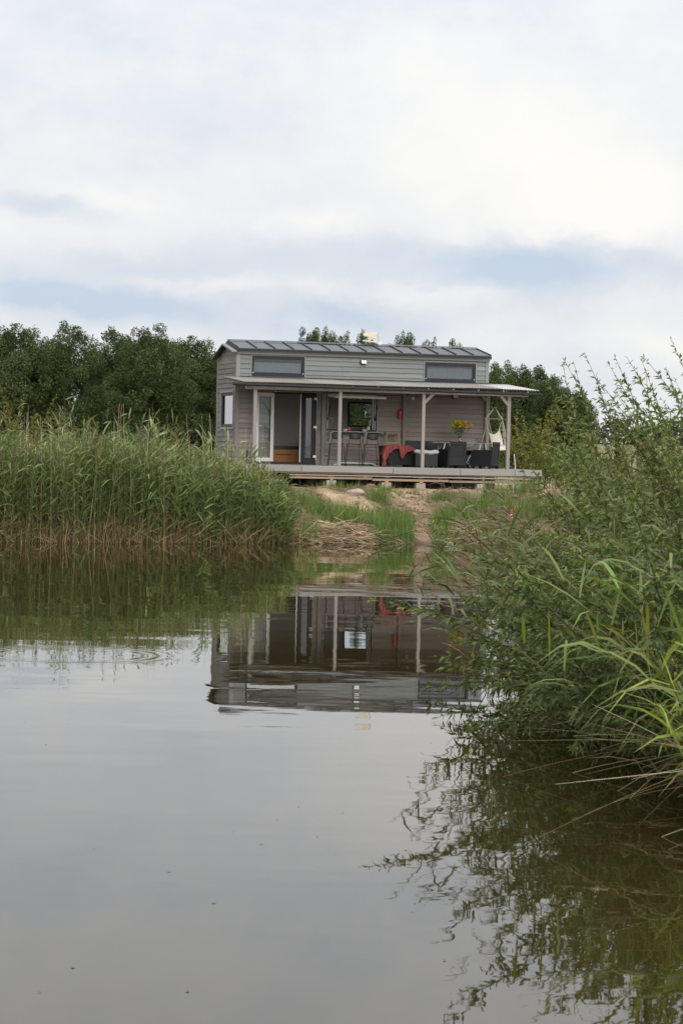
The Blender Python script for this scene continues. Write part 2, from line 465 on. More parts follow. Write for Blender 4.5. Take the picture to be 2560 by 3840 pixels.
d_, path_, sandy_, patch_ = ground_kind(GX, GY)
turf = np.array((0.085, 0.092, 0.040)); soil = np.array((0.17, 0.115, 0.075)); sand = np.array((0.42, 0.31, 0.195)); darks = np.array((0.26, 0.18, 0.13)); straw = np.array((0.17, 0.155, 0.075))
nz = vnoise(GX, GY, 0.5, 8)[..., None]; nzf = vnoise(GX, GY, 0.17, 9)[..., None]
c = turf * (1 - nz * 0.75) + soil * nz * 0.75
c = c * (0.8 + 0.4 * nzf)
far_f = np.clip((GY - 64) / 6, 0, 1)[..., None]
c = c * (1 - far_f) + (straw * (0.75 + 0.5 * nz)) * far_f
c = c * (1 - path_[..., None]) + (darks * (0.75 + 0.6 * nzf)) * path_[..., None]
s_ = np.clip(np.maximum(sandy_ * (0.55 + 0.6 * nz[..., 0]), patch_), 0, 1)[..., None]
c = c * (1 - s_) + sand * (0.75 + 0.45 * nzf) * s_
wet = np.exp(-np.clip(d_, 0, 9) / 0.12)[..., None]
c = c * (1 - 0.65 * wet)
idx = np.arange(nx * ny).reshape(ny, nx)
F = np.stack([idx[:-1, :-1], idx[:-1, 1:], idx[1:, 1:], idx[1:, :-1]], -1).reshape(-1, 4)
gm, n = newmat('ground')
a = n.new('ShaderNodeAttribute', attribute_name='Col')
t = n.new('ShaderNodeTexCoord').outputs['Object']
g1 = n.noise(t, 14, 6, 0.7); g2 = n.noise(t, 55, 4, 0.7)
f = n.math('ADD', n.math('MULTIPLY', g1.outputs[0], 0.9), n.math('MULTIPLY', g2.outputs[0], 0.7))
cc = n.mix(1.0, a.outputs['Color'], n.ramp(f, [(0.45, (0.55, 0.52, 0.5)), (1.0, (1.25, 1.25, 1.25))]), 'MULTIPLY')
b = n.new('ShaderNodeBsdfPrincipled'); n.link(cc, b.inputs['Base Color']); b.inputs['Roughness'].default_value = 0.95; b.inputs['Specular IOR Level'].default_value = 0.15
bp = n.new('ShaderNodeBump'); bp.inputs['Distance'].default_value = 0.03; n.link(f, bp.inputs['Height']); n.link(bp.outputs[0], b.inputs['Normal'])
finish(n, b.outputs[0])
ground = np_mesh('ground', np.stack([GX, GY, GZ], -1).reshape(-1, 3), F, gm, c.reshape(-1, 3), smooth=True)
tag(ground, 'sandy bank and dry field round the pond', kind='structure')

# ------------------------------------------------------------------ water
wm, n = newmat('pond_water')
t = n.new('ShaderNodeNewGeometry').outputs['Position']
def slopes(vec_scale, amp):
    q = n.noise(n.scale(t, vec_scale), 1.0, 3, 0.55)
    return n.vmath('MULTIPLY', n.vmath('SUBTRACT', q.outputs['Color'], (0.5, 0.5, 0.5)), (amp * 0.6, amp, 0.0))
big = slopes((0.40, 1.3, 1), 0.021)
midw = slopes((1.6, 4.5, 1), 0.0095)
fine = slopes((3.5, 15.0, 1), 0.0055)
lap = slopes((3.2, 5.0, 1), 0.030)
patchn = n.noise(n.scale(t, (0.05, 0.16, 1)), 1.0, 3, 0.5)
calm = n.ramp(patchn.outputs[0], [(0.38, (0.35,) * 3), (0.62, (1.15,) * 3)])
# a faint set of rings spreading in front of the reed bed
rc = n.vmath('SUBTRACT', t, (-2.87, 25.4, 0.0))
ln = n.new('ShaderNodeVectorMath', operation='LENGTH'); n.link(rc, ln.inputs[0])
rad = ln.outputs['Value']
env = n.math('EXPONENT', n.math('MULTIPLY', n.math('POWER', n.math('MULTIPLY', n.math('SUBTRACT', rad, 0.95), 4.5), 2.0), -1.0))
ring = n.math('MULTIPLY', n.math('MULTIPLY', n.math('SINE', n.math('MULTIPLY', rad, 42.0)), env), 0.006)
ringv = n.new('ShaderNodeCombineXYZ'); n.link(ring, ringv.inputs[1])
# little waves coming towards the reed bed
sy = n.new('ShaderNodeSeparateXYZ'); n.link(t, sy.inputs[0])
sm = n.vmath('ADD', n.vmath('ADD', big, n.vmath('MULTIPLY', midw, calm)), n.vmath('MULTIPLY', fine, calm))
sm = n.vmath('ADD', sm, ringv.outputs[0])
# small lapping waves round the near bank's bushes
lx = n.math('MULTIPLY', n.math('ADD', sy.outputs[0], 0.3), 0.45, clamp=True)
ly = n.math('MULTIPLY', n.math('SUBTRACT', 23.0, sy.outputs[1]), 0.14, clamp=True)
lf = n.math('MULTIPLY', lx, ly)
lcv = n.new('ShaderNodeCombineXYZ'); [n.link(lf, lcv.inputs[i]) for i in range(2)]
sm = n.vmath('ADD', sm, n.vmath('MULTIPLY', lap, lcv.outputs[0]))
nrm = n.vmath('NORMALIZE', n.vmath('ADD', sm, (0.0, 0.0, 1.0)))
b = n.new('ShaderNodeBsdfPrincipled')
silt = n.noise(n.scale(t, (0.25, 0.25, 1)), 1.0, 4, 0.6)
n.link(n.ramp(silt.outputs[0], [(0.3, (0.019, 0.0145, 0.004)), (0.7, (0.026, 0.020, 0.006))]), b.inputs['Base Color'])
b.inputs['Roughness'].default_value = 0.015
b.inputs['IOR'].default_value = 1.42
b.inputs['Specular IOR Level'].default_value = 0.5
n.link(nrm, b.inputs['Normal'])
finish(n, b.outputs[0])
wb = MB(); wb.add([(-120, -5, 0), (14, -5, 0), (14, 64, 0), (-120, 64, 0)], [(0, 1, 2, 3)])
water = tag(wb.build('pond_water', wm), 'still murky pond reflecting house and sky', kind='structure')

# ------------------------------------------------------------------ the tiny house
L, WD = 7.31, 2.5
HS = 0.137
house = empty('tiny_house', HO, TH, 'small grey timber clad house with dark metal roof behind the terrace', 'house')

def clip_rows(x0, x1, z0, z1, holes, minw=0.02):
    """cut one row at the openings: list of (x0, x1, z0, z1)"""
    zs = sorted({z0, z1} | {z for h in holes for z in (h[2], h[3]) if z0 < z < z1})
    out = []
    for a, b in zip(zs[:-1], zs[1:]):
        if b - a < 0.018: continue
        segs = [(x0, x1)]
        for hx0, hx1, hz0, hz1 in holes:
            if hz0 < (a + b) / 2 < hz1:
                ns = []
                for s0, s1 in segs:
                    if hx0 > s0: ns.append((s0, min(s1, hx0)))
                    if hx1 < s1: ns.append((max(s0, hx1), s1))
                segs = ns
        out += [(s0, s1, a, b) for s0, s1 in segs if s1 - s0 > minw]
    return out

DOOR = (1.05, 2.285, -0.02, 2.005)
KIT = (2.575, 4.045, 0.965, 1.99)
UP1 = (0.42, 1.925, 2.425, 3.0)
UP2 = (5.42, 6.925, 2.40, 2.965)
holes = [DOOR, KIT, UP1, UP2]
# solid wall behind the cladding
def wall_mb(holes, x0, x1, z0, z1, y0, y1):
    b = MB()
    zs = sorted({z0, z1} | {z for h in holes for z in (h[2], h[3]) if z0 < z < z1})
    for a, c_ in zip(zs[:-1], zs[1:]):
        for q in clip_rows(x0, x1, a, c_, holes, 0.001): b.box(q[0], q[1], y0, y1, q[2], q[3])
    return b
fw = wall_mb(holes, 0.0, L, -0.10, 3.10, 0.03, 0.12).build('front_wall', M['siding'], house)
fw['kind'] = 'structure'
# cladding boards, each lapped over the one below
nrow = 24
for i in range(nrow):
    z0 = -0.11 + i * HS; z1 = min(z0 + HS, 3.09)
    mat = M['siding'] if z0 < 2.3 else M['siding_up']
    for (s0, s1, a, c_) in clip_rows(0.09, L - 0.09, z0, z1, holes):
        cuts = [s0]
        if s1 - s0 > 3.0:
            cuts.append(s0 + (s1 - s0) * random.uniform(0.25, 0.75))
        cuts.append(s1)
        for u0, u1 in zip(cuts[:-1], cuts[1:]):
            u0 += 0.0015; u1 -= 0.0015
            t0 = 0.024 * (1 - (a - z0) / HS); t1 = 0.024 * (1 - (c_ - z0) / HS)
            MB().prism([(0.03, a + 0.004), (0.03, c_ - 0.001), (-0.004 - t1, c_ - 0.001), (-0.004 - t0, a + 0.004)], 'x', u0, u1).build('plank', mat, fw)
# wall corner boards
for x0, x1 in ((-0.012, 0.088), (L - 0.088, L + 0.012)):
    MB().box(x0, x1, -0.035, 0.03, -0.12, 2.38).build('corner_board', M['post'], fw)
    MB().box(x0, x1, -0.035, 0.03, 2.38, 3.09).build('corner_board', M['trim_up'], fw)
# casings
def casing(h, parent, mat, w=0.045, y0=-0.038, y1=0.02, bottom=True):
    b = MB()
    b.box(h[0] - w, h[1] + w, y0, y1, h[3], h[3] + w)
    b.box(h[0] - w, h[0], y0, y1, h[2] + (0 if bottom else 0.03), h[3]); b.box(h[1], h[1] + w, y0, y1, h[2] + (0 if bottom else 0.03), h[3])
    if bottom: b.box(h[0] - w, h[1] + w, y0 - 0.01, y1, h[2] - w, h[2])
    return b.build('casing', mat, parent)
# back wall with its window
BW = (3.84, 4.60, 1.10, 1.835)
bw = wall_mb([BW], 0.0, L, -0.10, 3.0, WD - 0.11, WD - 0.02).build('back_wall', M['interior'], house); bw['kind'] = 'structure'
bs = MB()
for i in range(22):
    for q in clip_rows(0, L, -0.10 + i * HS, -0.10 + (i + 1) * HS, [BW]):
        bs.box(q[0], q[1], WD - 0.02, WD + 0.006, q[2] + 0.003, q[3] - 0.003)
for q in (1,): bs.build('back_cladding', M['siding_end'], bw)
# gable ends
def gtop(y): return min(3.12 + y * 0.19, 3.0 + (WD - y) * 0.29)
GW = (0.235, 1.86, 1.0, 1.975)
le = MB()
le.box(0.0, 0.09, 0.12, WD - 0.11, -0.10, GW[2]); le.box(0.0, 0.09, 0.12, GW[0], GW[2], GW[3]); le.box(0.0, 0.09, GW[1], WD - 0.11, GW[2], GW[3]); le.box(0.0, 0.09, 0.12, WD - 0.11, GW[3], 3.02)
le.prism([(0.12, 3.021), (WD - 0.11, 3.021), (WD - 0.11, gtop(WD - 0.11)), (WD / 2, gtop(WD / 2)), (0.12, gtop(0.12))], 'x', 0.0, 0.09)
lw = le.build('gable_wall', M['siding_end'], house); lw['kind'] = 'structure'
for i in range(25):
    z0 = -0.50 + i * HS; z1 = z0 + HS
    if z0 > gtop(WD / 2) - 0.02: break
    for (s0, s1, a, c_) in clip_rows(0.0, WD, z0, z1, [GW]):
        if a < -0.1: pass
        # trim to the roof slope
        yF = lambda z: max(s0, (z - 3.12) / 0.19); yB = lambda z: min(s1, WD - (z - 3.0) / 0.29)
        za, zt = a + 0.004, min(c_ - 0.001, 3.355)
        if zt - za < 0.01: continue
        p = [(yF(za), za), (yB(za), za), (max(yB(zt), yF(zt) + 0.001), zt), (yF(zt), zt)]
        vs = [(-0.022 if k < 2 else -0.006, y, z) for k, (y, z) in enumerate(p)] + [(0.0, y, z) for y, z in p]
        MB().add(vs, [(0, 1, 2, 3), (7, 6, 5, 4), (0, 4, 5, 1), (1, 5, 6, 2), (2, 6, 7, 3), (3, 7, 4, 0)]).build('plank', M['siding_end'], lw)
MB().box(-0.03, 0.02, WD - 0.07, WD + 0.02, -0.5, 3.0).build('corner_board', M['post'], lw)
MB().box(-0.03, -0.013, -0.035, 0.05, -0.5, 3.09).build('corner_board', M['siding_end'], lw)
rw = MB(); rw.box(L - 0.09, L, 0.12, WD - 0.11, -0.10, 3.02).prism([(0.12, 3.021), (WD - 0.11, 3.021), (WD - 0.11, gtop(WD - 0.11)), (WD / 2, gtop(WD / 2)), (0.12, gtop(0.12))], 'x', L - 0.09, L)
rw = rw.build('gable_wall', M['siding_end'], house); rw['kind'] = 'structure'
rb = MB()
for i in range(22): rb.box(L, L + 0.02, 0.0, WD, -0.10 + i * HS + 0.004, -0.10 + (i + 1) * HS)
rb.build('end_cladding', M['siding_end'], rw)
# inside
MB().box(0.0, L, 0.03, WD - 0.02, -0.22, -0.105).build('chassis', M['black'], house)
MB().box(0.09, L - 0.09, 0.12, WD - 0.11, 0.0, 0.05).build('floor_inside', M['floorin'], house)['kind'] = 'structure'
MB().box(0.09, L - 0.09, 0.12, WD - 0.11, 2.30, 2.36).build('loft_floor', M['interior'], house)
MB().box(4.95, 5.0, 0.12, WD - 0.11, 0.05, 2.30).build('inner_partition', M['interior'], house)
MB().box(0.09, L - 0.09, 0.13, WD - 0.12, 3.0, 3.03).build('ceiling', M['interior'], house)

# roof
roof = empty('roof', (0, 0, 0)); roof.parent = house
OV = 0.10
yr, zr = WD / 2 - 0.01, 3.435
ye, ze = -0.14, 3.195
yb, zb = WD + 0.15, 3.07
npan = 14
RX0, RX1 = 0.0, L + 0.03
xs = np.linspace(RX0, RX1, npan + 1)
for i in range(npan):
    x0, x1 = xs[i] + 0.003, xs[i + 1] - 0.003
    MB().prism([(ye, ze), (yr, zr), (yr, zr - 0.022), (ye, ze - 0.022)], 'x', x0, x1).build('roof_panel', M['roof'], roof)
    MB().prism([(yb, zb), (yr + 0.001, zr), (yr + 0.001, zr - 0.022), (yb, zb - 0.022)], 'x', x0, x1).build('roof_panel', M['roof'], roof)
for x in xs:
    MB().prism([(ye - 0.004, ze + 0.034), (yr, zr + 0.034), (yr, zr), (ye - 0.004, ze - 0.002)], 'x', x - 0.013, x + 0.013).build('standing_seam', M['roofdark'], roof)
MB().prism([(yr - 0.08, zr + 0.012), (yr, zr + 0.050), (yr + 0.08, zr + 0.012), (yr, zr + 0.036)], 'x', RX0 - 0.01, RX1 + 0.01).build('ridge_cap', M['roof'], roof)
MB().box(RX0 - 0.01, RX1 + 0.01, ye - 0.012, ye + 0.01, ze - 0.085, ze - 0.024).build('eave_flashing', M['roofdark'], roof)
MB().box(-0.02, L + 0.02, -0.085, -0.04, 3.035, 3.092).build('fascia_board', M['trimx_up'], roof)
MB().box(RX0, RX1, ye + 0.012, 0.02, 3.094, 3.108).build('soffit', M['beam'], roof)
# gable trim: dark upper flashing and a lower grey verge standing out from the wall
for (a, c_) in (((ye, ze), (yr, zr)), ((yb + 0.10, zb - 0.03), (yr, zr))):
    MB().prism([(a[0], a[1] - 0.10), (c_[0], c_[1] - 0.10), (c_[0], c_[1] - 0.0), (a[0], a[1] - 0.0)], 'x', -0.028, -0.001).build('barge_board', M['roofdark'], roof)
    MB().prism([(a[0], a[1] - 0.125), (c_[0], c_[1] - 0.125), (c_[0], c_[1] - 0.085), (a[0], a[1] - 0.085)], 'x', -0.17, -0.030).build('verge_board', M['trimx_up'] if a[0] < 0 else M['roofdark'], roof)
    MB().prism([(a[0], a[1] - 0.10), (c_[0], c_[1] - 0.10), (c_[0], c_[1] - 0.024), (a[0], a[1] - 0.024)], 'x', RX1 + 0.001, RX1 + 0.02).build('barge_board', M['roofdark'], roof)
MB().tube([(RX1, 0.3, 3.02), (RX1 + 0.20, 0.3, 2.99)], 0.012, 6).build('roof_hook', M['metal'], roof)

# clerestory windows
def upper_window(h, blind):
    w = casing(h, house, M['trim_up'], 0.035)
    w.name = 'loft_window'
    b = MB(); f_ = 0.115
    x0, x1, z0, z1 = h
    b.box(x0 + 0.004, x1 - 0.004, -0.028, 0.06, z1 - f_ * 0.8, z1 - 0.004); b.box(x0 + 0.004, x1 - 0.004, -0.028, 0.06, z0 + 0.004, z0 + f_)
    b.box(x0 + 0.004, x0 + 0.065, -0.028, 0.06, z0 + f_, z1 - f_ * 0.8); b.box(x1 - 0.065, x1 - 0.004, -0.028, 0.06, z0 + f_, z1 - f_ * 0.8)
    b.build('window_frame', M['anthracite'], w, bevel=0.004)
    MB().box(x0 + 0.066, x1 - 0.066, 0.012, 0.018, z0 + f_, z1 - f_ * 0.8).build('pane', M['glassr'], w)
    bl = MB()
    k = 26; X = np.linspace(x0 + 0.075, x1 - 0.08, k)
    zt = z1 - f_ * 0.8 - blind
    for i in range(k - 1):
        bl.add([(X[i], 0.085 + 0.005 * (i % 2), z0 + f_), (X[i + 1], 0.085 + 0.005 * ((i + 1) % 2), z0 + f_), (X[i + 1], 0.085 + 0.005 * ((i + 1) % 2), zt), (X[i], 0.085 + 0.005 * (i % 2), zt)], [(0, 1, 2, 3)])
    bl.build('pleated_blind', M['curtain'], w)
    for xx in (x0 + 0.04, x1 - 0.04):
        MB().box(xx - 0.012, xx + 0.012, -0.036, -0.028, z0 + 0.09, z0 + 0.115).build('vent_cap', M['metal'], w)
upper_window(UP1, 0.09)
upper_window(UP2, 0.05)
# flashing where the porch roof meets the wall
MB().prism([(-0.03, 2.42), (-0.045, 2.42), (-0.12, 2.392), (-0.12, 2.385), (-0.03, 2.385)], 'x', 0.10, L + 0.02).build('wall_flashing', M['roofdark'], house)

# gable window
gw = MB()
def gframe(b, y0, y1, z0, z1, w, x0, x1):
    b.box(x0, x1, y0, y1, z1 - w, z1); b.box(x0, x1, y0, y1, z0, z0 + w); b.box(x0, x1, y0, y0 + w, z0 + w, z1 - w); b.box(x0, x1, y1 - w, y1, z0 + w, z1 - w)
gframe(gw, GW[0] - 0.05, GW[1] + 0.05, GW[2] - 0.05, GW[3] + 0.05, 0.05, -0.045, 0.03)
gwin = gw.build('gable_window', M['trim_up'], house)
b = MB(); gframe(b, GW[0] + 0.003, GW[1] - 0.003, GW[2] + 0.003, GW[3] - 0.003, 0.085, -0.015, 0.07); b.build('window_frame', M['anthracite'], gwin, bevel=0.004)
MB().box(0.02, 0.026, GW[0] + 0.088, GW[1] - 0.088, GW[2] + 0.088, GW[3] - 0.088).build('pane', M['glassg'], gwin)
# back window
b = MB()
for (x0, x1, z0, z1) in ((BW[0], BW[1], BW[3] - 0.05, BW[3] - 0.003), (BW[0], BW[1], BW[2] + 0.003, BW[2] + 0.05), (BW[0] + 0.003, BW[0] + 0.05, BW[2] + 0.05, BW[3] - 0.05), (BW[1] - 0.05, BW[1] - 0.003, BW[2] + 0.05, BW[3] - 0.05)):
    b.box(x0, x1, WD - 0.13, WD - 0.03, z0, z1)
bwin = b.build('back_window', M['anthracite'], house)
MB().box(BW[0] + 0.05, BW[1] - 0.05, WD - 0.08, WD - 0.074, BW[2] + 0.05, BW[3] - 0.05).build('pane', M['glass'], bwin)
MB().box(BW[0] - 0.03, BW[1] + 0.03, WD - 0.17, WD - 0.112, BW[2] - 0.03, BW[2] - 0.002).build('window_sill', M['whitepaint'], bwin)

# serving window, its sash swung up like an awning
kw = casing(KIT, house, M['siding'], 0.05); kw.name = 'serving_window'
b = MB(); x0, x1, z0, z1 = KIT
b.box(x0 + 0.003, x1 - 0.003, -0.02, 0.10, z1 - 0.035, z1 - 0.003); b.box(x0 + 0.003, x1 - 0.003, -0.02, 0.10, z0 + 0.003, z0 + 0.04)
b.box(x0 + 0.003, x0 + 0.035, -0.02, 0.10, z0 + 0.04, z1 - 0.035); b.box(x1 - 0.09, x1 - 0.003, -0.02, 0.10, z0 + 0.04, z1 - 0.035)
b.build('window_frame', M['anthracite'], kw, bevel=0.004)
b = MB(); b.box(x0 + 0.036, x0 + 0.052, -0.01, 0.11, z0 + 0.04, z1 - 0.036); b.box(x1 - 0.106, x1 - 0.091, -0.01, 0.11, z0 + 0.04, z1 - 0.036); b.box(x1 - 0.06, x1 - 0.045, -0.032, -0.022, z0 + 0.04, z1 - 0.036)
b.build('frame_lining', M['whitepaint'], kw)
T = Matrix.Translation((0, -0.03, z1 - 0.02)) @ Matrix.Rotation(R(4), 4, 'X')
b = MB(); d0, d1 = -1.0, 0.0
b.box(x0 + 0.01, x1 - 0.01, d0, d0 + 0.07, -0.035, 0.03, T); b.box(x0 + 0.01, x1 - 0.01, d1 - 0.07, d1, -0.035, 0.03, T)
b.box(x0 + 0.01, x0 + 0.08, d0 + 0.07, d1 - 0.07, -0.035, 0.03, T); b.box(x1 - 0.08, x1 - 0.01, d0 + 0.07, d1 - 0.07, -0.035, 0.03, T)
b.build('awning_sash', M['white'], kw, bevel=0.006)
MB().box(x0 + 0.08, x1 - 0.08, d0 + 0.07, d1 - 0.07, -0.004, 0.004, T).build('sash_pane', M['glass'], kw)
MB().tube([T @ Vector((x0 + 0.75, d0 - 0.005, -0.02)), T @ Vector((x0 + 0.70, d0 - 0.02, -0.075))], 0.009).build('sash_handle', M['whitepaint'], kw)
for xx in (x0 + 0.05, x1 - 0.06):
    MB().tube([(xx, -0.03, z0 + 0.30), (xx, -0.30, z0 + 0.72)], 0.012, 8).tube([(xx, -0.30, z0 + 0.72), T @ Vector((xx, -0.52, -0.03))], 0.006, 6).build('gas_strut', M['black'], kw)

# french doors
dr = MB()
x0, x1, z0, z1 = DOOR
dr.box(x0, x1, -0.01, 0.11, z1 - 0.045, z1 - 0.003); dr.box(x1 - 0.02, x1 - 0.002, -0.01, 0.11, 0.0, z1 - 0.045); dr.box(x0 + 0.002, x0 + 0.045, -0.01, 0.11, 0.0, z1 - 0.045)
dframe = dr.build('door_frame', M['anthracite'], house)
dc = casing((x0, x1, 0, z1), dframe, M['post'], 0.04, bottom=False)
MB().box(x0 - 0.02, x1 + 0.01, -0.09, 0.12, -0.005, 0.055).build('door_sill', M['anthracite'], dframe)
def leaf(w, h, inner, outer, st=0.085, gl=None, panes='glass'):
    """door leaf in its own frame: hinge at x=0, free edge at x=w, inner face towards +y"""
    g = gl or (st, w - st, st, h - st)
    b = MB(); c2_ = MB()
    for (bb, y0, y1) in ((b, 0.0, 0.034), (c2_, -0.034, -0.0005)):
        bb.box(0, w, y0, y1, g[3], h); bb.box(0, w, y0, y1, 0, g[2]); bb.box(0, g[0], y0, y1, g[2], g[3]); bb.box(g[1], w, y0, y1, g[2], g[3])
    return b, c2_, g
# left leaf: white inside, opened far outwards
ll = empty('door_leaf', (x0 + 0.0, -0.06, 0.07)); ll.parent = house
ll.rotation_euler = (0, 0, math.atan2(-0.48, -0.60))
w, h = 0.775, 1.90
bi, bo, g = leaf(w, h, None, None, 0.105)
# seen side (inside of the room) is the one facing away from the wall
bo.build('leaf_face', M['anthracite'], ll, bevel=0.003); bi.build('leaf_face', M['white'], ll, bevel=0.004)
MB().box(g[0], g[1], -0.003, 0.004, g[2], g[3]).build('pane', M['glass'], ll)
b = MB(); b.tube([(w - 0.055, 0.034, 0.98), (w - 0.055, 0.085, 0.98)], 0.011, 8).tube([(w - 0.055, 0.08, 0.98), (w - 0.19, 0.082, 0.98)], 0.011, 8).box(w - 0.072, w - 0.038, 0.034, 0.042, 0.86, 1.05)
b.build('door_handle', M['white'], ll)
b = MB().box(w + 0.0005, w + 0.006, -0.012, 0.018, 0.10, 1.8); b.build('lock_strip', M['metal'], ll)
MB().tube([(w - 0.09, 0.05, 0.03), (w - 0.17, 0.10, -0.065)], 0.010, 6).build('door_stay', M['whitepaint'], ll)
# right leaf: closed, its dark outside towards the terrace
rl = empty('door_leaf', (1.845, -0.045, 0.035)); rl.parent = house
w, h = 0.435, 1.93
bi, bo, g = leaf(w, h, None, None, gl=(0.135, 0.300, 0.155, 1.825))
bo.build('leaf_face', M['anthracite'], rl, bevel=0.004); bi.build('leaf_face', M['white'], rl)
MB().box(g[0], g[1], -0.014, -0.008, g[2], g[3]).build('pane', M['glassr'], rl)
MB().box(-0.022, -0.001, -0.030, 0.034, 0.03, h - 0.01).build('lock_strip', M['whitepaint'], rl)
for zz in (0.20, 1.02, 1.81):
    MB().box(w - 0.075, w + 0.012, -0.062, -0.036, zz - 0.035, zz + 0.03).box(w - 0.004, w + 0.012, -0.07, -0.04, zz - 0.10, zz - 0.036).build('hinge', M['white'], rl, bevel=0.004)
MB().tube([(0.78, -0.30, 2.035), (1.12, -0.05, 2.03)], 0.007).tube([(1.12, -0.06, 2.03), (1.30, -0.03, 2.02)], 0.009).build('door_closer', M['metal'], dframe)
b = MB().box(1.085, 1.15, -0.05, -0.012, 2.01, 2.05); b.build('closer_box', M['white'], dframe)

# outside fittings of the house itself
arc = [(2.80 + 0.0, -0.05, -0.01)]
pts = []
for i in range(9):
    a = math.pi - i * math.pi / 16; pts.append((3.02 + 0.22 * math.cos(a), -0.075, -0.15 + 0.24 * math.sin(a)))
for i in range(1, 9):
    a = math.pi / 2 - i * math.pi / 16; pts.append((3.86 + 0.26 * math.cos(a), -0.075, -0.15 + 0.24 * math.sin(a)))
MB().tube([(p[0], p[1], max(p[2] - 0.02, 0.004)) for p in pts], 0.024, 8).build('wheel_arch', M['white'], house, smooth=True)
b = MB()
ringp = [(2.603 + 0.055 * math.cos(a), -0.035, 0.255 + 0.06 * math.sin(a)) for a in np.linspace(0, 2 * math.pi, 17)]
b.tube(ringp, 0.009, 6).build('pipe_collar', M['whitepaint'], house, smooth=True)
MB().lathe([(0.046, 0), (0.05, -0.012)], (2.603, -0.02, 0.255), 14, 'y').build('pipe_cap', M['siding_end'], house)

# ------------------------------------------------------------------ inside things seen through the openings
t = empty('drawer_bench', HW(1.28, 1.30, 0.05), TH, 'orange wooden drawer bench with dark top seen through the open door', 'drawer bench')
MB().box(0, 1.62, 0.0, 0.75, 0.0, 0.36).build('carcass', M['drawer'], t)
MB().box(-0.01, 1.63, -0.02, 0.77, 0.362, 0.455).build('bench_top', M['black'], t)
for i in range(2):
    for z0_, z1_ in ((0.012, 0.195), (0.222, 0.352)):
        MB().box(0.01 + i * 0.81, 0.80 + i * 0.81, -0.02, -0.001, z0_, z1_).build('drawer', M['drawer'], t, bevel=0.004)
        if z0_ > 0.1: MB().box(0.20 + i * 0.81, 0.62 + i * 0.81, -0.018, -0.002, 0.197, 0.221).build('grip_slot', M['black'], t)
t = empty('kitchen_counter', HW(2.6, 0.14, 0.05), TH, 'dark kitchen counter just inside the serving window', 'counter')
MB().box(0.0, 1.42, 0.0, 0.58, 0.0, 0.86).build('cabinet', M['anthracite'], t)
MB().box(-0.01, 1.44, -0.01, 0.60, 0.862, 0.90).build('worktop', M['counter'], t)
o = MB().tube([(0, 0, 0), (0, 0, 0.36), (-0.01, 0, 0.372), (-0.15, 0, 0.372), (-0.155, 0, 0.34)], 0.011, 8).lathe([(0.028, 0), (0.028, 0.03), (0.014, 0.05)], (0, 0, 0), 12).build('kitchen_tap', M['metal'], None, smooth=True)
o.location = HW(2.905, 0.5, 0.95); o.rotation_euler = (0, 0, TH); tag(o, 'slim square metal tap behind the serving window left side', 'tap')

# ------------------------------------------------------------------ porch
PD = 2.64
porch = empty('porch', HO, TH, 'porch of grey timber posts carrying a low corrugated roof over the terrace', 'porch')
for x in (-0.045, 2.29, 4.625):
    MB().box(x - 0.043, x + 0.043, -PD - 0.045, -PD + 0.045, 0.002, 2.0).build('post', M['post'], porch, bevel=0.005)
MB().box(7.01, 7.105, -PD - 0.045, -PD + 0.05, 0.002, 2.0).build('post', M['post'], porch, bevel=0.005)
for x in (2.485, 4.83, 7.285):
    MB().box(x - 0.05, x + 0.05, -0.13, -0.037, 0.002, 2.06).build('post', M['post'], porch, bevel=0.005)
bx = [-0.31, 2.34, 4.9, 7.60]
for a, c_ in zip(bx[:-1], bx[1:]):
    MB().box(a + 0.002, c_ - 0.002, -PD - 0.04, -PD + 0.045, 2.002, 2.085).build('beam', M['beam'], porch, bevel=0.004)
MB().box(0.1, L, -0.12, -0.04, 2.062, 2.16).build('wall_plate', M['beam'], porch)
def brace(x0, z0, x1, z1, y, w=0.04, t=0.035):
    d = Vector((x1 - x0, 0, z1 - z0)); Ln = d.length; a = math.atan2(d.z, d.x)
    T = Matrix.Translation((x0, y, z0)) @ Matrix.Rotation(-a, 4, 'Y')
    MB().box(-0.04, Ln + 0.04, -t, t, -w, w, T).build('brace', M['post'], porch, bevel=0.003)
brace(4.68, 1.80, 4.87, 1.985, -PD)
brace(7.0, 1.80, 6.84, 1.985, -PD)
brace(4.89, 1.90, 4.98, 2.02, -0.085)
brace(7.23, 1.94, 7.14, 2.03, -0.085)
for i, x in enumerate(np.linspace(-0.25, 7.55, 12)):
    T = Matrix.Translation((x, 0, 0))
    MB().prism([(-0.12, 2.355), (-PD - 0.16, 2.158), (-PD - 0.16, 2.09), (-0.12, 2.275)], 'x', x - 0.022, x + 0.022).build('rafter', M['beam'], porch)
for y in (-0.5, -1.2, -1.9, -2.62):
    zc = 2.377 + (y + 0.1) * 0.0735
    MB().box(-0.33, 7.75, y - 0.03, y + 0.03, zc - 0.022, zc - 0.003).build('batten', M['beam'], porch)
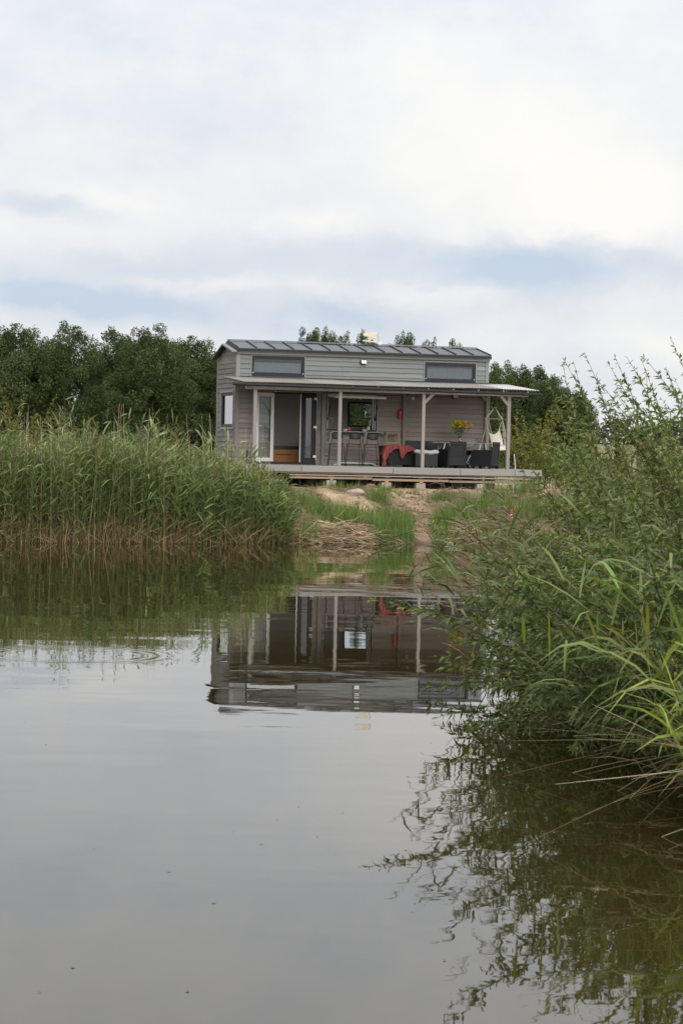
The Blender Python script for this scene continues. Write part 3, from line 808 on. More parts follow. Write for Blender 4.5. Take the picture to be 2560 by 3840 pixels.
# corrugated sheets, each its own length of roof
def sheet(xa, xb, mat):
    n_ = int((xb - xa) / 0.0127); me = MB()
    yy = [-0.03, -0.75, -1.45, -2.15, -2.86]
    def fn(u, v):
        x = xa + u * (xb - xa); k = v * 4; j = min(int(k), 3); y = yy[j] + (yy[j + 1] - yy[j]) * (k - j)
        sag = 0.012 * math.sin(x * 1.3) * v
        lift = -0.02 * max(0, x - 7.3) * v
        return (x, y, 2.395 + (y + 0.03) * 0.0735 + 0.0085 * math.sin(x * 2 * math.pi / 0.076) + sag * 0.5 + lift)
    return me.grid(fn, n_, 4).build('roof_sheet', mat, porch, smooth=True, solid=0.003)
ed = [-0.385, 0.66, 1.68, 2.70, 3.72, 4.74, 5.76, 6.78]
for a, c_ in zip(ed[:-1], ed[1:]): sheet(a, c_ + 0.03, M['fibre'])
o = sheet(6.80, 7.88, M['paleroof']); o['label'] = 'paler sheet at the open end'
for o_ in [c_ for c_ in children(porch) if c_.name.startswith('roof_sheet')][::2]: o_.location.z = 0.0035
MB().box(-0.392, -0.386, -2.87, -0.03, 2.19, 2.2).build('sheet_edge', M['white'], porch).hide_render = False
bpy.data.objects.remove(bpy.data.objects['sheet_edge'])
gp = [(-PD - 0.32, 2.15), (-PD - 0.325, 2.10), (-PD - 0.30, 2.075), (-PD - 0.26, 2.07), (-PD - 0.225, 2.095), (-PD - 0.225, 2.15), (-PD - 0.232, 2.15), (-PD - 0.235, 2.10), (-PD - 0.262, 2.08), (-PD - 0.298, 2.084), (-PD - 0.316, 2.104), (-PD - 0.312, 2.15)]
gut = MB()
k = len(gp)
vs = []
for X, dz in ((-0.72, 0.015), (7.92, -0.045)):
    vs += [(X, p[0], p[1] + dz) for p in gp]
gut.add(vs, [tuple(range(k)), tuple(range(2 * k - 1, k - 1, -1))] + [(i, i + k, (i + 1) % k + k, (i + 1) % k) for i in range(k)])
gut.build('gutter', M['roofdark'], porch)
for x in np.linspace(-0.1, 7.4, 7):
    MB().box(x - 0.02, x + 0.02, -PD - 0.228, -PD - 0.162, 2.085 - 0.008 * x, 2.12 - 0.008 * x).build('gutter_bracket', M['siding_end'], porch)
MB().lathe([(0.022, 0), (0.022, -0.01)], (2.47, -0.131, 2.02), 12, 'y').build('bolt', M['black'], porch)

# ------------------------------------------------------------------ terrace
ter = empty('terrace', HO, TH, 'long raised terrace of grey boards along the front of the house', 'terrace')
DX0, DX1 = -0.30, 8.0
DF = -PD - 0.15
nb = 19; bwid = (-0.02 - DF) / nb
for i in range(nb):
    y0 = DF + 0.001 + i * bwid
    MB().box(DX0, DX1, y0 + 0.003, y0 + bwid - 0.003, -0.03, 0.0).build('deck_board', M['deck'], ter)
fx = [DX0, 1.22, 3.76, 5.66, 7.22, DX1]
for i, (a, c_) in enumerate(zip(fx[:-1], fx[1:])):
    dz = (-0.001, -0.003, -0.018, -0.014, -0.01)[i]
    MB().box(a + 0.006, c_ - 0.006, DF - 0.042, DF - 0.002, -0.165 + dz, -0.003 + dz).build('fascia_board', M['deck'], ter, bevel=0.004)
for x in np.linspace(DX0 + 0.05, DX1 - 0.05, 14):
    MB().box(x - 0.025, x + 0.025, DF + 0.03, -0.05, -0.155, -0.032).build('joist', M['pallet'], ter)
for y in (DF + 0.03, DF + 1.2, -0.35):
    MB().box(DX0 + 0.1, DX1 - 0.12, y, y + 0.10, -0.21, -0.157).build('bearer', M['pallet'], ter)
for (x0, x1, z0, z1, y, m_) in ((0.9, 4.3, -0.262, -0.236, DF + 0.02, 'palletg'), (4.31, 7.75, -0.268, -0.240, DF + 0.02, 'palletg'), (0.9, 3.2, -0.345, -0.292, DF + 0.05, 'pallet'), (3.21, 5.35, -0.375, -0.315, DF + 0.04, 'pallet'), (5.37, 7.7, -0.385, -0.33, DF + 0.04, 'pallet')):
    MB().box(x0, x1, y, y + 0.09, z0, z1).build('support_board', M[m_], ter)
for x in (1.15, 2.05, 3.0, 3.62, 4.55, 5.1, 6.1, 7.0, 7.6):
    MB().box(x - 0.05, x + 0.09, DF + 0.06, DF + 0.9, -0.29, -0.262).build('packer', M['pallet'], ter)
for x, zb_ in ((2.07, -0.352), (3.60, -0.385), (4.57, -0.385)):
    MB().box(x - 0.04, x + 0.05, DF + 0.02, DF + 0.2, zb_ - 0.035, zb_ + 0.02).build('packer', M['orange'], ter)
for x in (0.6, 2.07, 3.60, 4.57, 6.3, 7.3):
    gz = float(height(*[np.array(v) for v in HW(x, DF + 0.15)[:2]])) - HO.z
    top = -0.38 if x < 3 else -0.415
    MB().box(x - 0.13, x + 0.13, DF + 0.04, DF + 0.28, gz - 0.06, max(top, gz + 0.06)).build('concrete_block', M['concrete'], ter, bevel=0.008)
    MB().box(x - 0.12, x + 0.12, -0.5, -0.26, gz - 0.1, -0.212).build('concrete_block', M['concrete'], ter, bevel=0.008)
for x in np.linspace(0.6, 6.7, 4):
    for y in (0.5, 2.0):
        MB().box(x - 0.14, x + 0.14, y, y + 0.24, -0.6, -0.222).build('pier_block', M['concrete'], house)
# dark timber packing under the house body
MB().box(0.02, L - 0.02, 0.35, 0.39, -0.62, -0.222).build('skirt_board', M['siding_end'], house)

# ------------------------------------------------------------------ lamps and fittings on the wall
def at(o, x, y, z, rz=0.0):
    o.location = HW(x, y, z); o.rotation_euler = (0, 0, TH + rz); return o
def floodlight(x, z, label, s=1.0):
    t = at(empty('floodlight'), x, -0.02, z); tag(t, label, 'floodlight', 'floodlights on the house wall')
    MB().box(-0.075 * s, 0.075 * s, -0.03, 0.0, -0.065 * s, 0.07 * s).build('back_plate', M['black'], t, bevel=0.004)
    b = MB()
    b.box(-0.075 * s, 0.085 * s, -0.012, 0.0, -0.055 * s, 0.06 * s, Matrix.Translation((0.008, -0.075, 0)) @ Matrix.Rotation(R(-24), 4, 'X'))
    b.build('lamp_body', M['siding_end'], t, bevel=0.003)
    MB().box(-0.060 * s, 0.008 * s, -0.018, -0.0125, -0.045 * s, 0.05 * s, Matrix.Translation((0.008, -0.075, 0)) @ Matrix.Rotation(R(-24), 4, 'X')).build('lens', M['lens'], t)
    MB().box(0.014 * s, 0.077 * s, -0.018, -0.0125, -0.045 * s, 0.05 * s, Matrix.Translation((0.008, -0.075, 0)) @ Matrix.Rotation(R(-24), 4, 'X')).build('lens', M['lens'], t)
    MB().box(-0.02, 0.02, -0.07, -0.03, -0.01, 0.02).build('bracket', M['black'], t)
floodlight(3.60, 2.905, 'floodlight high on the wall between the two loft windows')
floodlight(6.31, 2.01, 'floodlight under the porch roof right of the round white lamp')
t = at(empty('round_lamp'), 5.06, -0.02, 1.94); tag(t, 'round white lamp on the wall under the porch roof', 'lamp')
MB().lathe([(0.05, 0), (0.055, -0.03), (0.05, -0.05)], (0, 0, 0), 20, 'y').build('base', M['whitepaint'], t, smooth=True)
MB().lathe([(0.055, -0.05), (0.056, -0.075), (0.042, -0.10), (0.015, -0.11)], (0, 0, -0.01), 20, 'y').build('lamp_head', M['lens'], t, smooth=True)

t = at(empty('fire_extinguisher'), 4.69, -0.12, 1.50); tag(t, 'small red fire extinguisher hanging beside the wall post', 'extinguisher')
MB().lathe([(0.012, -0.155), (0.045, -0.15), (0.052, -0.13), (0.052, 0.05), (0.045, 0.075), (0.02, 0.10)], (0, 0, 0), 18).build('cylinder', M['red'], t, smooth=True)
MB().lathe([(0.0535, -0.035), (0.0535, -0.02)], (0, 0, 0), 18).build('strap', M['black'], t)
MB().lathe([(0.016, 0.10), (0.016, 0.125), (0.010, 0.13)], (0, 0, 0), 10).box(-0.012, 0.012, -0.05, 0.03, 0.125, 0.145).build('valve', M['black'], t)
MB().tube([(0.016, 0, 0.11), (0.05, -0.005, 0.09), (0.058, 0, 0.02), (0.055, 0, -0.05)], 0.007, 6).build('hose', M['black'], t, smooth=True)

t = at(empty('antenna'), 4.39, 1.25, 3.43); tag(t, 'cream panel antenna pointing left on a short mast above the roof ridge', 'antenna')
MB().tube([(0, 0, 0), (0.008, 0, 0.37)], 0.012, 8).build('mast', M['metal'], t)
MB().box(-0.015, 0.10, -0.04, 0.04, 0.02, 0.115).build('mount_box', M['ceramic'], t, bevel=0.005)
def horn(z0l, z1l, z0r, z1r, xl, xr, d0, d1, nm):
    vs = [(xl, -d0, z0l), (xr, -d1, z0r), (xr, -d1, z1r), (xl, -d0, z1l), (xl, d0, z0l), (xr, d1, z0r), (xr, d1, z1r), (xl, d0, z1l)]
    MB().add(vs, [(0, 1, 2, 3), (7, 6, 5, 4), (0, 4, 5, 1), (1, 5, 6, 2), (2, 6, 7, 3), (3, 7, 4, 0)]).build(nm, M['cream'], t, bevel=0.008)
horn(0.285, 0.345, 0.195, 0.385, -0.455, -0.055, 0.015, 0.03, 'antenna_panel')
horn(0.118, 0.152, 0.085, 0.128, -0.46, -0.015, 0.05, 0.05, 'antenna_panel')
for z in (0.30, 0.33, 0.12):
    MB().box(-0.05, 0.045, -0.03, 0.03, z - 0.008, z + 0.008).build('clamp', M['metal'], t)
MB().box(-0.02, 0.03, -0.025, 0.025, 0.27, 0.355).build('clamp', M['metal'], t)

# ------------------------------------------------------------------ bar shelf and things on it
t = at(empty('bar_shelf'), 2.66, -0.02, 0.955); tag(t, 'narrow grey bar shelf below the serving window on white brackets', 'shelf')
MB().box(0.0, 1.50, -0.36, -0.02, -0.022, 0.0).build('shelf_board', M['counter'], t, bevel=0.003)
for x in (0.03, 1.02):
    MB().prism([(-0.02, -0.023), (-0.30, -0.023), (-0.30, -0.05), (-0.05, -0.30), (-0.02, -0.34)], 'x', x - 0.012, x + 0.012).build('bracket', M['whitepaint'], t)
def bowl(x, y, label):
    t = at(empty('bowl'), x, y, 0.956); tag(t, label, 'bowl', 'bowls on the bar shelf')
    MB().lathe([(0.035, 0), (0.05, 0.008), (0.075, 0.03), (0.086, 0.062), (0.08, 0.062), (0.068, 0.032), (0.03, 0.012)], (0, 0, 0), 20).build('bowl_body', M['ceramic'], t, smooth=True)
    b = MB()
    for i in range(9):
        a = i * 2 * math.pi / 9 + 0.2
        b.lathe([(0.012, 0), (0.010, 0.003)], (0, 0, 0), 6)
        o8 = len(b.v) - 12
        for k_ in range(12):
            v = b.v[o8 + k_]
            # put the leaf mark on the bowl's flank
            rr = 0.0815 + v[2]; zz = 0.044 + v[0] * 0.9; aa = a + v[1] * 14
            b.v[o8 + k_] = (rr * math.cos(aa), rr * math.sin(aa), zz)
    b.build('leaf_marks', M['black'], t)
bowl(3.075, -0.25, 'white bowl on the bar shelf beside the porch post')
bowl(3.64, -0.25, 'white bowl on the bar shelf in front of the white pot')
def bottle(x, z0, y, h, label):
    t = at(empty('squeeze_bottle'), x, y, z0); tag(t, label, 'bottle', 'red bottles on the bar shelf')
    MB().lathe([(0.028, 0), (0.031, 0.01), (0.031, h * 0.55), (0.018, h * 0.66)], (0, 0, 0), 14).build('bottle_body', M['redplastic'], t, smooth=True)
    MB().lathe([(0.014, h * 0.66), (0.006, h * 0.8), (0.004, h)], (0, 0, 0), 10).build('nozzle', M['throw'], t, smooth=True)
bottle(3.185, 0.956, -0.28, 0.19, 'red squeeze bottle next to the bowl near the porch post')
bottle(3.66, 0.99, -0.06, 0.16, 'red squeeze bottle behind the other bowl on the shelf')
MB().box(2.0, 2.0, 0, 0, 0, 0)
t = at(empty('utensil_pot'), 3.83, 0.06, 1.006); tag(t, 'white pot on the window sill at the right of the serving window', 'pot')
MB().lathe([(0.040, 0), (0.045, 0.005), (0.047, 0.105), (0.042, 0.105), (0.040, 0.02)], (0, 0, 0), 18).build('pot_body', M['ceramic'], t, smooth=True)
o = MB().tube([(0, 0, -0.02), (0.006, 0.0, 0.17)], 0.008, 6).box(-0.012, 0.024, -0.004, 0.004, 0.165, 0.215).build('wooden_spoon', M['orange'])
at(o, 3.838, 0.06, 1.05); tag(o, 'orange wooden spatula standing in the white pot', 'spatula')

# ------------------------------------------------------------------ bar stools
def stool(x, y, rz, label):
    t = at(empty('bar_stool'), x, y, 0.0, rz); tag(t, label, 'bar stool', 'bar stools under the serving window')
    sh = 0.615; r = 0.009
    MB().box(-0.195, 0.195, -0.02, 0.34, sh - 0.02, sh).build('seat', M['darkseat'], t, bevel=0.012)
    def bk(u, v):
        x_ = -0.155 + 0.31 * u; z_ = sh + 0.115 + 0.175 * v
        low = 0.025 * (abs(u - 0.5) * 2) ** 3 * (1 - v)
        return (x_, -0.045 - 0.035 * (1 - (2 * u - 1) ** 2), z_ + low)
    MB().grid(bk, 12, 4).build('backrest', M['black'], t, smooth=True, solid=0.016)
    for sx in (-1, 1):
        MB().tube([(sx * 0.15, -0.045, sh + 0.2), (sx * 0.155, -0.03, sh), (sx * 0.185, -0.02, sh - 0.06), (sx * 0.235, -0.10, 0.002)], r, 8).build('leg', M['black'], t, smooth=True)
        MB().tube([(sx * 0.165, 0.32, sh - 0.02), (sx * 0.215, 0.40, 0.002)], r, 8).build('leg', M['black'], t, smooth=True)
    MB().tube([(-0.225, -0.08, 0.165), (0.225, -0.08, 0.165), (0.208, 0.375, 0.165), (-0.208, 0.375, 0.165), (-0.225, -0.08, 0.165)], r * 0.85, 6).build('foot_rail', M['black'], t)
    MB().tube([(-0.19, -0.03, 0.525), (0.19, -0.03, 0.525)], r * 0.8, 6).tube([(-0.175, 0.335, 0.525), (0.175, 0.335, 0.525)], r * 0.8, 6).build('upper_rail', M['black'], t)
stool(2.655, -0.98, R(-9), 'black bar stool behind the porch post nearest the dark door leaf')
stool(3.16, -0.98, R(-7), 'middle black bar stool of the three below the serving window')
stool(3.66, -0.98, R(-7), 'black bar stool beside the small wooden step stool')

# step stool
t = at(empty('step_stool'), 4.385, -0.42, 0.0, R(-6)); tag(t, 'pale wooden step stool with crossed braces behind the red throw', 'step stool')
MB().box(-0.20, 0.20, -0.17, 0.17, 0.93, 0.955).build('top_board', M['stoolwood'], t, bevel=0.004)
MB().box(-0.185, 0.185, -0.30, -0.06, 0.655, 0.675).build('step', M['stoolwood'], t, bevel=0.003)
MB().box(-0.195, 0.195, -0.42, -0.17, 0.33, 0.35).build('step', M['stoolwood'], t, bevel=0.003)
for sx in (-1, 1):
    MB().tube([(sx * 0.17, -0.15, 0.93), (sx * 0.21, -0.42, 0.004)], 0.017, 4).build('leg', M['stoolwood'], t)
    MB().tube([(sx * 0.17, 0.15, 0.93), (sx * 0.21, 0.22, 0.004)], 0.017, 4).build('leg', M['stoolwood'], t)
    MB().tube([(sx * 0.16, 0.155, 0.92), (-sx * 0.16, 0.165, 0.69)], 0.009, 4).build('cross_brace', M['drawer'], t)

# lantern left of the door
t = at(empty('lantern'), 0.31, -0.28, 0.0); tag(t, 'dark cylindrical lantern on the boards left of the open door', 'lantern')
MB().lathe([(0.055, 0.0), (0.055, 0.02), (0.048, 0.03)], (0, 0, 0), 16).build('base', M['black'], t)
MB().lathe([(0.047, 0.03), (0.047, 0.30)], (0, 0, 0), 16).build('lamp_glass', M['anthracite'], t, smooth=True)
MB().lathe([(0.055, 0.30), (0.05, 0.34), (0.02, 0.36), (0.008, 0.37)], (0, 0, 0), 16).build('cap', M['black'], t)

# ------------------------------------------------------------------ seating
def tub_chair(x, y, rz, label, H=0.72, w=0.58, d=0.60, arm=0.52, nm='armchair'):
    """moulded rattan look armchair: back towards -y, sitter faces +y"""
    t = at(empty(nm), x, y, 0.0, rz); tag(t, label, 'armchair')
    hw = w / 2
    b = MB()
    b.box(-hw + 0.045, hw - 0.045, -0.03, 0.0, 0.075, 0.33); 
    b.box(-hw + 0.045, -hw + 0.105, -0.03, 0.0, 0.33, H - 0.09); b.box(hw - 0.105, hw - 0.045, -0.03, 0.0, 0.33, H - 0.09)
    b.box(-hw + 0.045, hw - 0.045, -0.03, 0.0, H - 0.09, H)
    b.box(-hw + 0.105, hw - 0.105, -0.012, 0.0, 0.33, H - 0.09)
    T = Matrix.Identity(4); T[1][2] = -0.06
    b.v = [tuple(T @ Vector(v)) for v in b.v]
    b.build('backrest', M['rattan_lit'], t, bevel=0.006)
    for sx in (-1, 1):
        xo = sx * hw; xi = sx * (hw - 0.075)
        a, c_ = min(xo, xi), max(xo, xi)
        pr = [(-0.02, 0.06), (d - 0.04, 0.06), (d, 0.10), (d - 0.02, arm - 0.06), (d - 0.08, arm), (-0.04, arm)]
        MB().prism(pr, 'x', a, c_).build('armrest', M['rattan'], t, bevel=0.012)
        for y_ in (-0.01, d - 0.11):
            MB().prism([(y_, 0.0), (y_ + 0.05, 0.0), (y_ + 0.08, 0.062), (y_ - 0.01, 0.062)], 'x', a + 0.005, c_ - 0.005).build('leg', M['rattan'], t)
    MB().box(-hw + 0.076, hw - 0.076, 0.01, d - 0.03, 0.10, 0.34).build('seat', M['rattan'], t, bevel=0.01)
    return t
tub_chair(5.82, -1.95, R(12), 'charcoal armchair seen from behind with the yellow flowers above it', 0.735, 0.60)
tub_chair(6.90, -1.95, R(48), 'charcoal armchair turned sideways beneath the hanging chair', 0.745, 0.58)
ca = tub_chair(3.86, -1.60, R(-80), 'dark armchair under the red throw', 0.575, 0.60, 0.80, 0.49)

# low lounge chair with a cushion over its back
t = at(empty('lounge_chair'), 4.915, -2.05, 0.0, R(-3)); tag(t, 'low dark lounge chair with a pale rolled cushion over its back', 'lounge chair')
MB().box(-0.31, 0.31, -0.05, 0.02, 0.035, 0.40).build('backrest', M['rattan_lit'], t, bevel=0.008)
for sx in (-1, 1):
    a, c_ = sorted((sx * 0.31, sx * 0.255))
    MB().box(a, c_, 0.021, 0.60, 0.035, 0.36).build('armrest', M['rattan'], t, bevel=0.01)
    for y_ in (-0.03, 0.52): MB().box(a + 0.005, c_ - 0.005, y_, y_ + 0.05, 0, 0.034).build('leg', M['rattan'], t)
MB().box(-0.254, 0.254, 0.021, 0.58, 0.06, 0.24).build('seat', M['rattan'], t, bevel=0.01)
b = MB()
def cush(u, v):
    a = 2 * math.pi * v; X = -0.355 + 0.71 * u
    e = min(1, (1 - abs(2 * u - 1) ** 6)) ** 0.5 if 0 < u < 1 else 0.02
    rz_, ry_ = 0.058 * e * (1 + 0.18 * abs(2 * u - 1)), 0.085 * e
    sagz = -0.022 * (1 - (2 * u - 1) ** 2) + 0.008 * math.sin(u * 17)
    return (X, -0.01 + ry_ * math.cos(a), 0.405 + 0.035 + sagz + rz_ * math.sin(a))
o = b.grid(cush, 28, 16).build('back_cushion', M['cushion'], None, smooth=True)
at(o, 4.915, -2.05, 0.0, R(-3)); tag(o, 'pale grey rolled cushion lying over the lounge chair back', 'cushion')

# grey sofa along the wall
t = at(empty('garden_sofa'), 5.76, -0.72, 0.0, 0); tag(t, 'long dark grey garden sofa standing against the house wall', 'sofa')
for i in range(3):
    x0 = -0.895 + i * 0.597
    MB().box(x0 + 0.004, x0 + 0.592, 0.50, 0.57, 0.12, 0.74).build('backrest', M['greysofa'], t, bevel=0.012)
    MB().box(x0 + 0.006, x0 + 0.590, -0.02, 0.49, 0.10, 0.36).build('seat', M['greysofa'], t, bevel=0.015)
for sx in (-1, 1):
    a, c_ = sorted((sx * 0.90, sx * 0.97))
    MB().box(a, c_, -0.03, 0.56, 0.10, 0.50).build('armrest', M['greysofa'], t, bevel=0.012)
    for y_ in (0.0, 0.48): MB().box(a + 0.005, c_ - 0.005, y_, y_ + 0.05, 0, 0.10).build('leg', M['rattan'], t)

# folding table
t = at(empty('folding_table'), 6.13, -1.02, 0.0, 0); tag(t, 'folding table with crossed white tube legs behind the armchairs', 'table')
MB().box(-0.83, 0.96, -0.32, 0.30, 0.695, 0.712).build('table_top', M['counter'], t, bevel=0.004)
for sx, xx in ((-1, -0.60), (1, 0.44)):
    for y_ in (-0.28, 0.24):
        MB().tube([(xx + 0.15, y_, 0.694), (xx + 0.10, y_, 0.50), (xx - 0.18, y_, 0.004)], 0.013, 8).build('leg', M['whitepaint'], t, smooth=True)
        MB().tube([(xx + 0.28, y_, 0.694), (xx + 0.30, y_, 0.50)] if y_ < 0 else [(xx + 0.25, y_, 0.694), (xx + 0.10, y_, 0.45)], 0.011, 8).build('leg_stay', M['whitepaint'], t, smooth=True)
    MB().tube([(xx - 0.12, -0.28, 0.12), (xx - 0.12, 0.24, 0.12)], 0.010, 8).tube([(xx - 0.12, -0.28, 0.12), (xx + 0.02, -0.28, 0.12)], 0.010, 8).build('leg_stretcher', M['whitepaint'], t)

# vase, flowers, saucer and basket on the table
t = at(empty('glass_vase'), 6.17, -1.08, 0.713); tag(t, 'clear glass vase on the folding table', 'vase')
MB().lathe([(0.032, 0.0), (0.05, 0.006), (0.05, 0.012), (0.036, 0.03), (0.034, 0.19), (0.042, 0.21), (0.039, 0.21), (0.031, 0.19), (0.033, 0.032)], (0, 0, 0), 20).build('vase_body', M['glassr'], t, smooth=True)
o = MB().lathe([(0.03, 0), (0.06, 0.008), (0.063, 0.012), (0.03, 0.005)], (0, 0, 0), 20).build('saucer', M['ceramic'], None, smooth=True)
at(o, 6.02, -1.2, 0.713); tag(o, 'white saucer lying left of the flower vase', 'saucer')
t = at(empty('wire_basket'), 6.80, -1.0, 0.713); tag(t, 'small reddish wire basket of glasses at the right end of the table', 'basket')
b = MB()
for z in (0.01, 0.06, 0.11):
    b.tube([(-0.13, -0.1, z), (0.13, -0.1, z), (0.13, 0.1, z), (-0.13, 0.1, z), (-0.13, -0.1, z)], 0.0035, 4)
for i in range(9):
    x_ = -0.13 + i * 0.0325
    for y_ in (-0.1, 0.1): b.tube([(x_, y_, 0.01), (x_, y_, 0.11)], 0.0025, 4)
b.build('wire_frame', M['throw'], t)
for x_, lab in ((-0.07, 'drinking glass in the wire basket, the one nearer the flower vase'), (0.03, 'drinking glass in the wire basket, the one nearer the hanging chair')):
    o = MB().lathe([(0.025, 0), (0.03, 0.09), (0.027, 0.09), (0.022, 0.01)], (0, 0, 0), 14).build('drinking_glass', M['glassr'], None, smooth=True)
    at(o, 6.80 + x_, -1.0, 0.715); tag(o, lab, 'glass', 'glasses in the basket')

# red throw over the armchair
def lerp(xs_, ys_): return lambda x: float(np.interp(x, xs_, ys_))
YT = -1.93
top = lerp([3.70, 3.76, 3.82, 3.95, 4.20, 4.42, 4.52, 4.63], [0.33, 0.50, 0.585, 0.60, 0.605, 0.595, 0.565, 0.50])
bot = lerp([3.70, 3.78, 3.80, 3.84, 3.92, 4.02, 4.17, 4.19, 4.235, 4.31, 4.335, 4.36, 4.63], [0.025, 0.02, 0.15, 0.30, 0.40, 0.48, 0.52, 0.34, 0.24, 0.27, 0.33, 0.40, 0.48])
def drape(u, v):
    x_ = 3.70 + 0.93 * u; tp, bt = top(x_), bot(x_)
    if v < 0.62:       # hanging face
        k_ = v / 0.62; z_ = bt + (tp - bt) * k_
        y_ = YT - 0.035 - 0.016 * math.sin(x_ * 62 + z_ * 5) * (1 - k_ * 0.6) - 0.010 * math.sin(x_ * 131 + z_ * 9)
        x_ += 0.012 * math.sin(z_ * 21 + x_ * 30)
    else:
        k_ = (v - 0.62) / 0.38; z_ = tp + 0.012 * math.sin(k_ * 3.0) - 0.20 * k_ * k_ * k_ + 0.006 * math.sin(x_ * 50 + k_ * 9)
        y_ = YT - 0.035 + 0.50 * k_
    return (x_, y_, z_)
o = MB().grid(drape, 90, 40).build('red_throw', M['throw'], None, smooth=True, solid=0.006)
o.location = HO; o.rotation_euler = (0, 0, TH); tag(o, 'crumpled red woollen throw draped over the dark armchair', 'throw')

# hanging rope chair
t = at(empty('hanging_chair'), 7.10, -1.30, 0.0, 0); tag(t, 'cream canvas hanging chair on cotton ropes at the right end of the terrace', 'hanging chair')
MB().tube([(0.0, 0, 2.23), (0.0, 0, 1.72)], 0.022, 6).tube([(0.05, 0, 2.1), (0.035, 0, 1.80)], 0.010, 6).build('hanging_strap', M['black'], t)
MB().tube([(-0.28, 0, 1.395), (0.26, 0, 1.395)], 0.014, 8).build('spreader_bar', M['stoolwood'], t)
b = MB()
for k_ in range(4):
    e = (k_ - 1.5) * 0.012
    b.tube([(0.0, e * 0.4, 1.74), (-0.12 + e, e, 1.56), (-0.255 + e, e, 1.40)], 0.006, 4)
    b.tube([(0.0, e * 0.4, 1.74), (0.12 + e, e, 1.53), (0.235 + e, e, 1.40)], 0.006, 4)
b.build('top_ropes', M['rope'], t)
b = MB()
b.tube([(-0.25, 0, 1.39), (-0.21, 0.02, 1.22), (-0.15, 0.05, 1.03)], 0.007, 4); b.tube([(-0.24, 0, 1.39), (-0.17, -0.05, 1.28), (-0.15, -0.08, 1.2), (-0.10, -0.14, 0.92)], 0.005, 4)
b.tube([(-0.26, 0, 1.39), (-0.27, -0.02, 1.1), (-0.38, -0.08, 0.74)], 0.006, 4)
for k_ in range(5):
    e = (k_ - 2) * 0.016
    b.tube([(0.235, e, 1.39), (0.22 + e, 0.02, 1.25), (0.155 + 0.01 * k_, 0.05, 1.10)] if k_ < 2 else [(0.235, e, 1.39), (0.25 + e, -0.02, 1.15), (0.24 + e * 1.6, -0.08, 0.95), (0.27 + e, -0.14, 0.62)], 0.005, 4)
b.tube([(0.24, 0, 1.36), (0.28, -0.05, 1.15), (0.31, -0.1, 0.92), (0.36, -0.12, 0.70), (0.31, -0.12, 0.56)], 0.008, 4)
for z_ in (1.10, 0.95, 0.86):
    b.tube([(0.18, 0.0, z_), (0.22, -0.05, z_ - 0.03), (0.27, -0.05, z_ + 0.03)], 0.005, 4)
b.build('side_ropes', M['rope'], t)
def cloth(u, v):
    x_ = (-0.16 + 0.32 * u) * (1 - v) + (-0.085 + 0.34 * u) * v
    zt_ = 1.03 + 0.07 * u - 0.10 * math.sin(math.pi * u) * (1 - v) + 0.05 * (1 if u > 0.93 else 0) * (1 - v)
    return (x_ + 0.01 * math.sin(v * 3), 0.05 - 0.10 * v - 0.05 * math.sin(math.pi * u), zt_ * (1 - v) + 0.66 * v + 0.01 * math.sin(u * 9) * v)
MB().grid(cloth, 14, 10).build('canvas_back', M['canvas'], t, smooth=True, solid=0.006)
def seatc(u, v):
    x_ = -0.10 + 0.42 * u
    return (x_, -0.06 - 0.34 * v, 0.66 - 0.17 * math.sin(v * 2.0) + 0.05 * u * v)
MB().grid(seatc, 10, 8).build('canvas_seat', M['canvas'], t, smooth=True, solid=0.006)

# two slim poles leaning beyond the corner post
for k_, (x_, lab) in enumerate(((7.42, 'thin black and white pole leaning just right of the corner post'), (7.62, 'thin black and white pole leaning a hand further from the corner post'))):
    t = at(empty('walking_pole'), x_, -1.6, 0.0); tag(t, lab, 'pole', 'poles leaning at the terrace end')
    MB().tube([(0.03, 0, 0.004), (-0.01, 0.03, 0.42)], 0.011, 6).build('pole_shaft', M['white'], t)
    MB().tube([(0.052, 0, 0.004), (0.02, 0.03, 0.44), (0.06, 0.03, 0.50)], 0.010, 6).build('pole_grip', M['black'], t)
# red and white marker post by the water
t = empty('marker_post', (4.15, 57.9, float(height(4.15, 57.9)) - 0.05), 0, 'short red and white marker post at the water edge behind the willow', 'post')
for i in range(5):
    MB().lathe([(0.03, 0.0), (0.03, 0.118)], (0, 0, i * 0.12), 8).build('painted_band', M['white'] if i == 3 else M['red'], t)
# stone on the bank
b = MB()
b.lathe([(0.02, -0.05), (0.17, -0.04), (0.20, 0.02), (0.15, 0.09), (0.06, 0.12)], (0, 0, 0), 9)
b.v = [(v[0] * (1.3 + 0.1 * math.sin(v[1] * 30)), v[1] * 0.8 + 0.02 * math.sin(v[0] * 25), v[2] + 0.02 * math.sin(v[0] * 18)) for v in b.v]
o = b.build('bank_stone', M['stone'], None, smooth=True, bevel=0.01)
o.location = (0.35, 61.6, float(height(0.35, 61.6))); tag(o, 'pinkish stone half buried in the bank below the terrace', 'stone')

# ------------------------------------------------------------------ vegetation
def norm(a): return a / np.maximum(np.linalg.norm(a, axis=-1, keepdims=True), 1e-9)
def jit(col, n, amt=0.18, hue=0.10, g=None):
    g = g or rng
    c = np.array(col)[None, :] * (1 + amt * g.standard_normal((n, 1))) * (1 + hue * g.standard_normal((n, 3)))
    return np.clip(c, 0.004, 0.9)

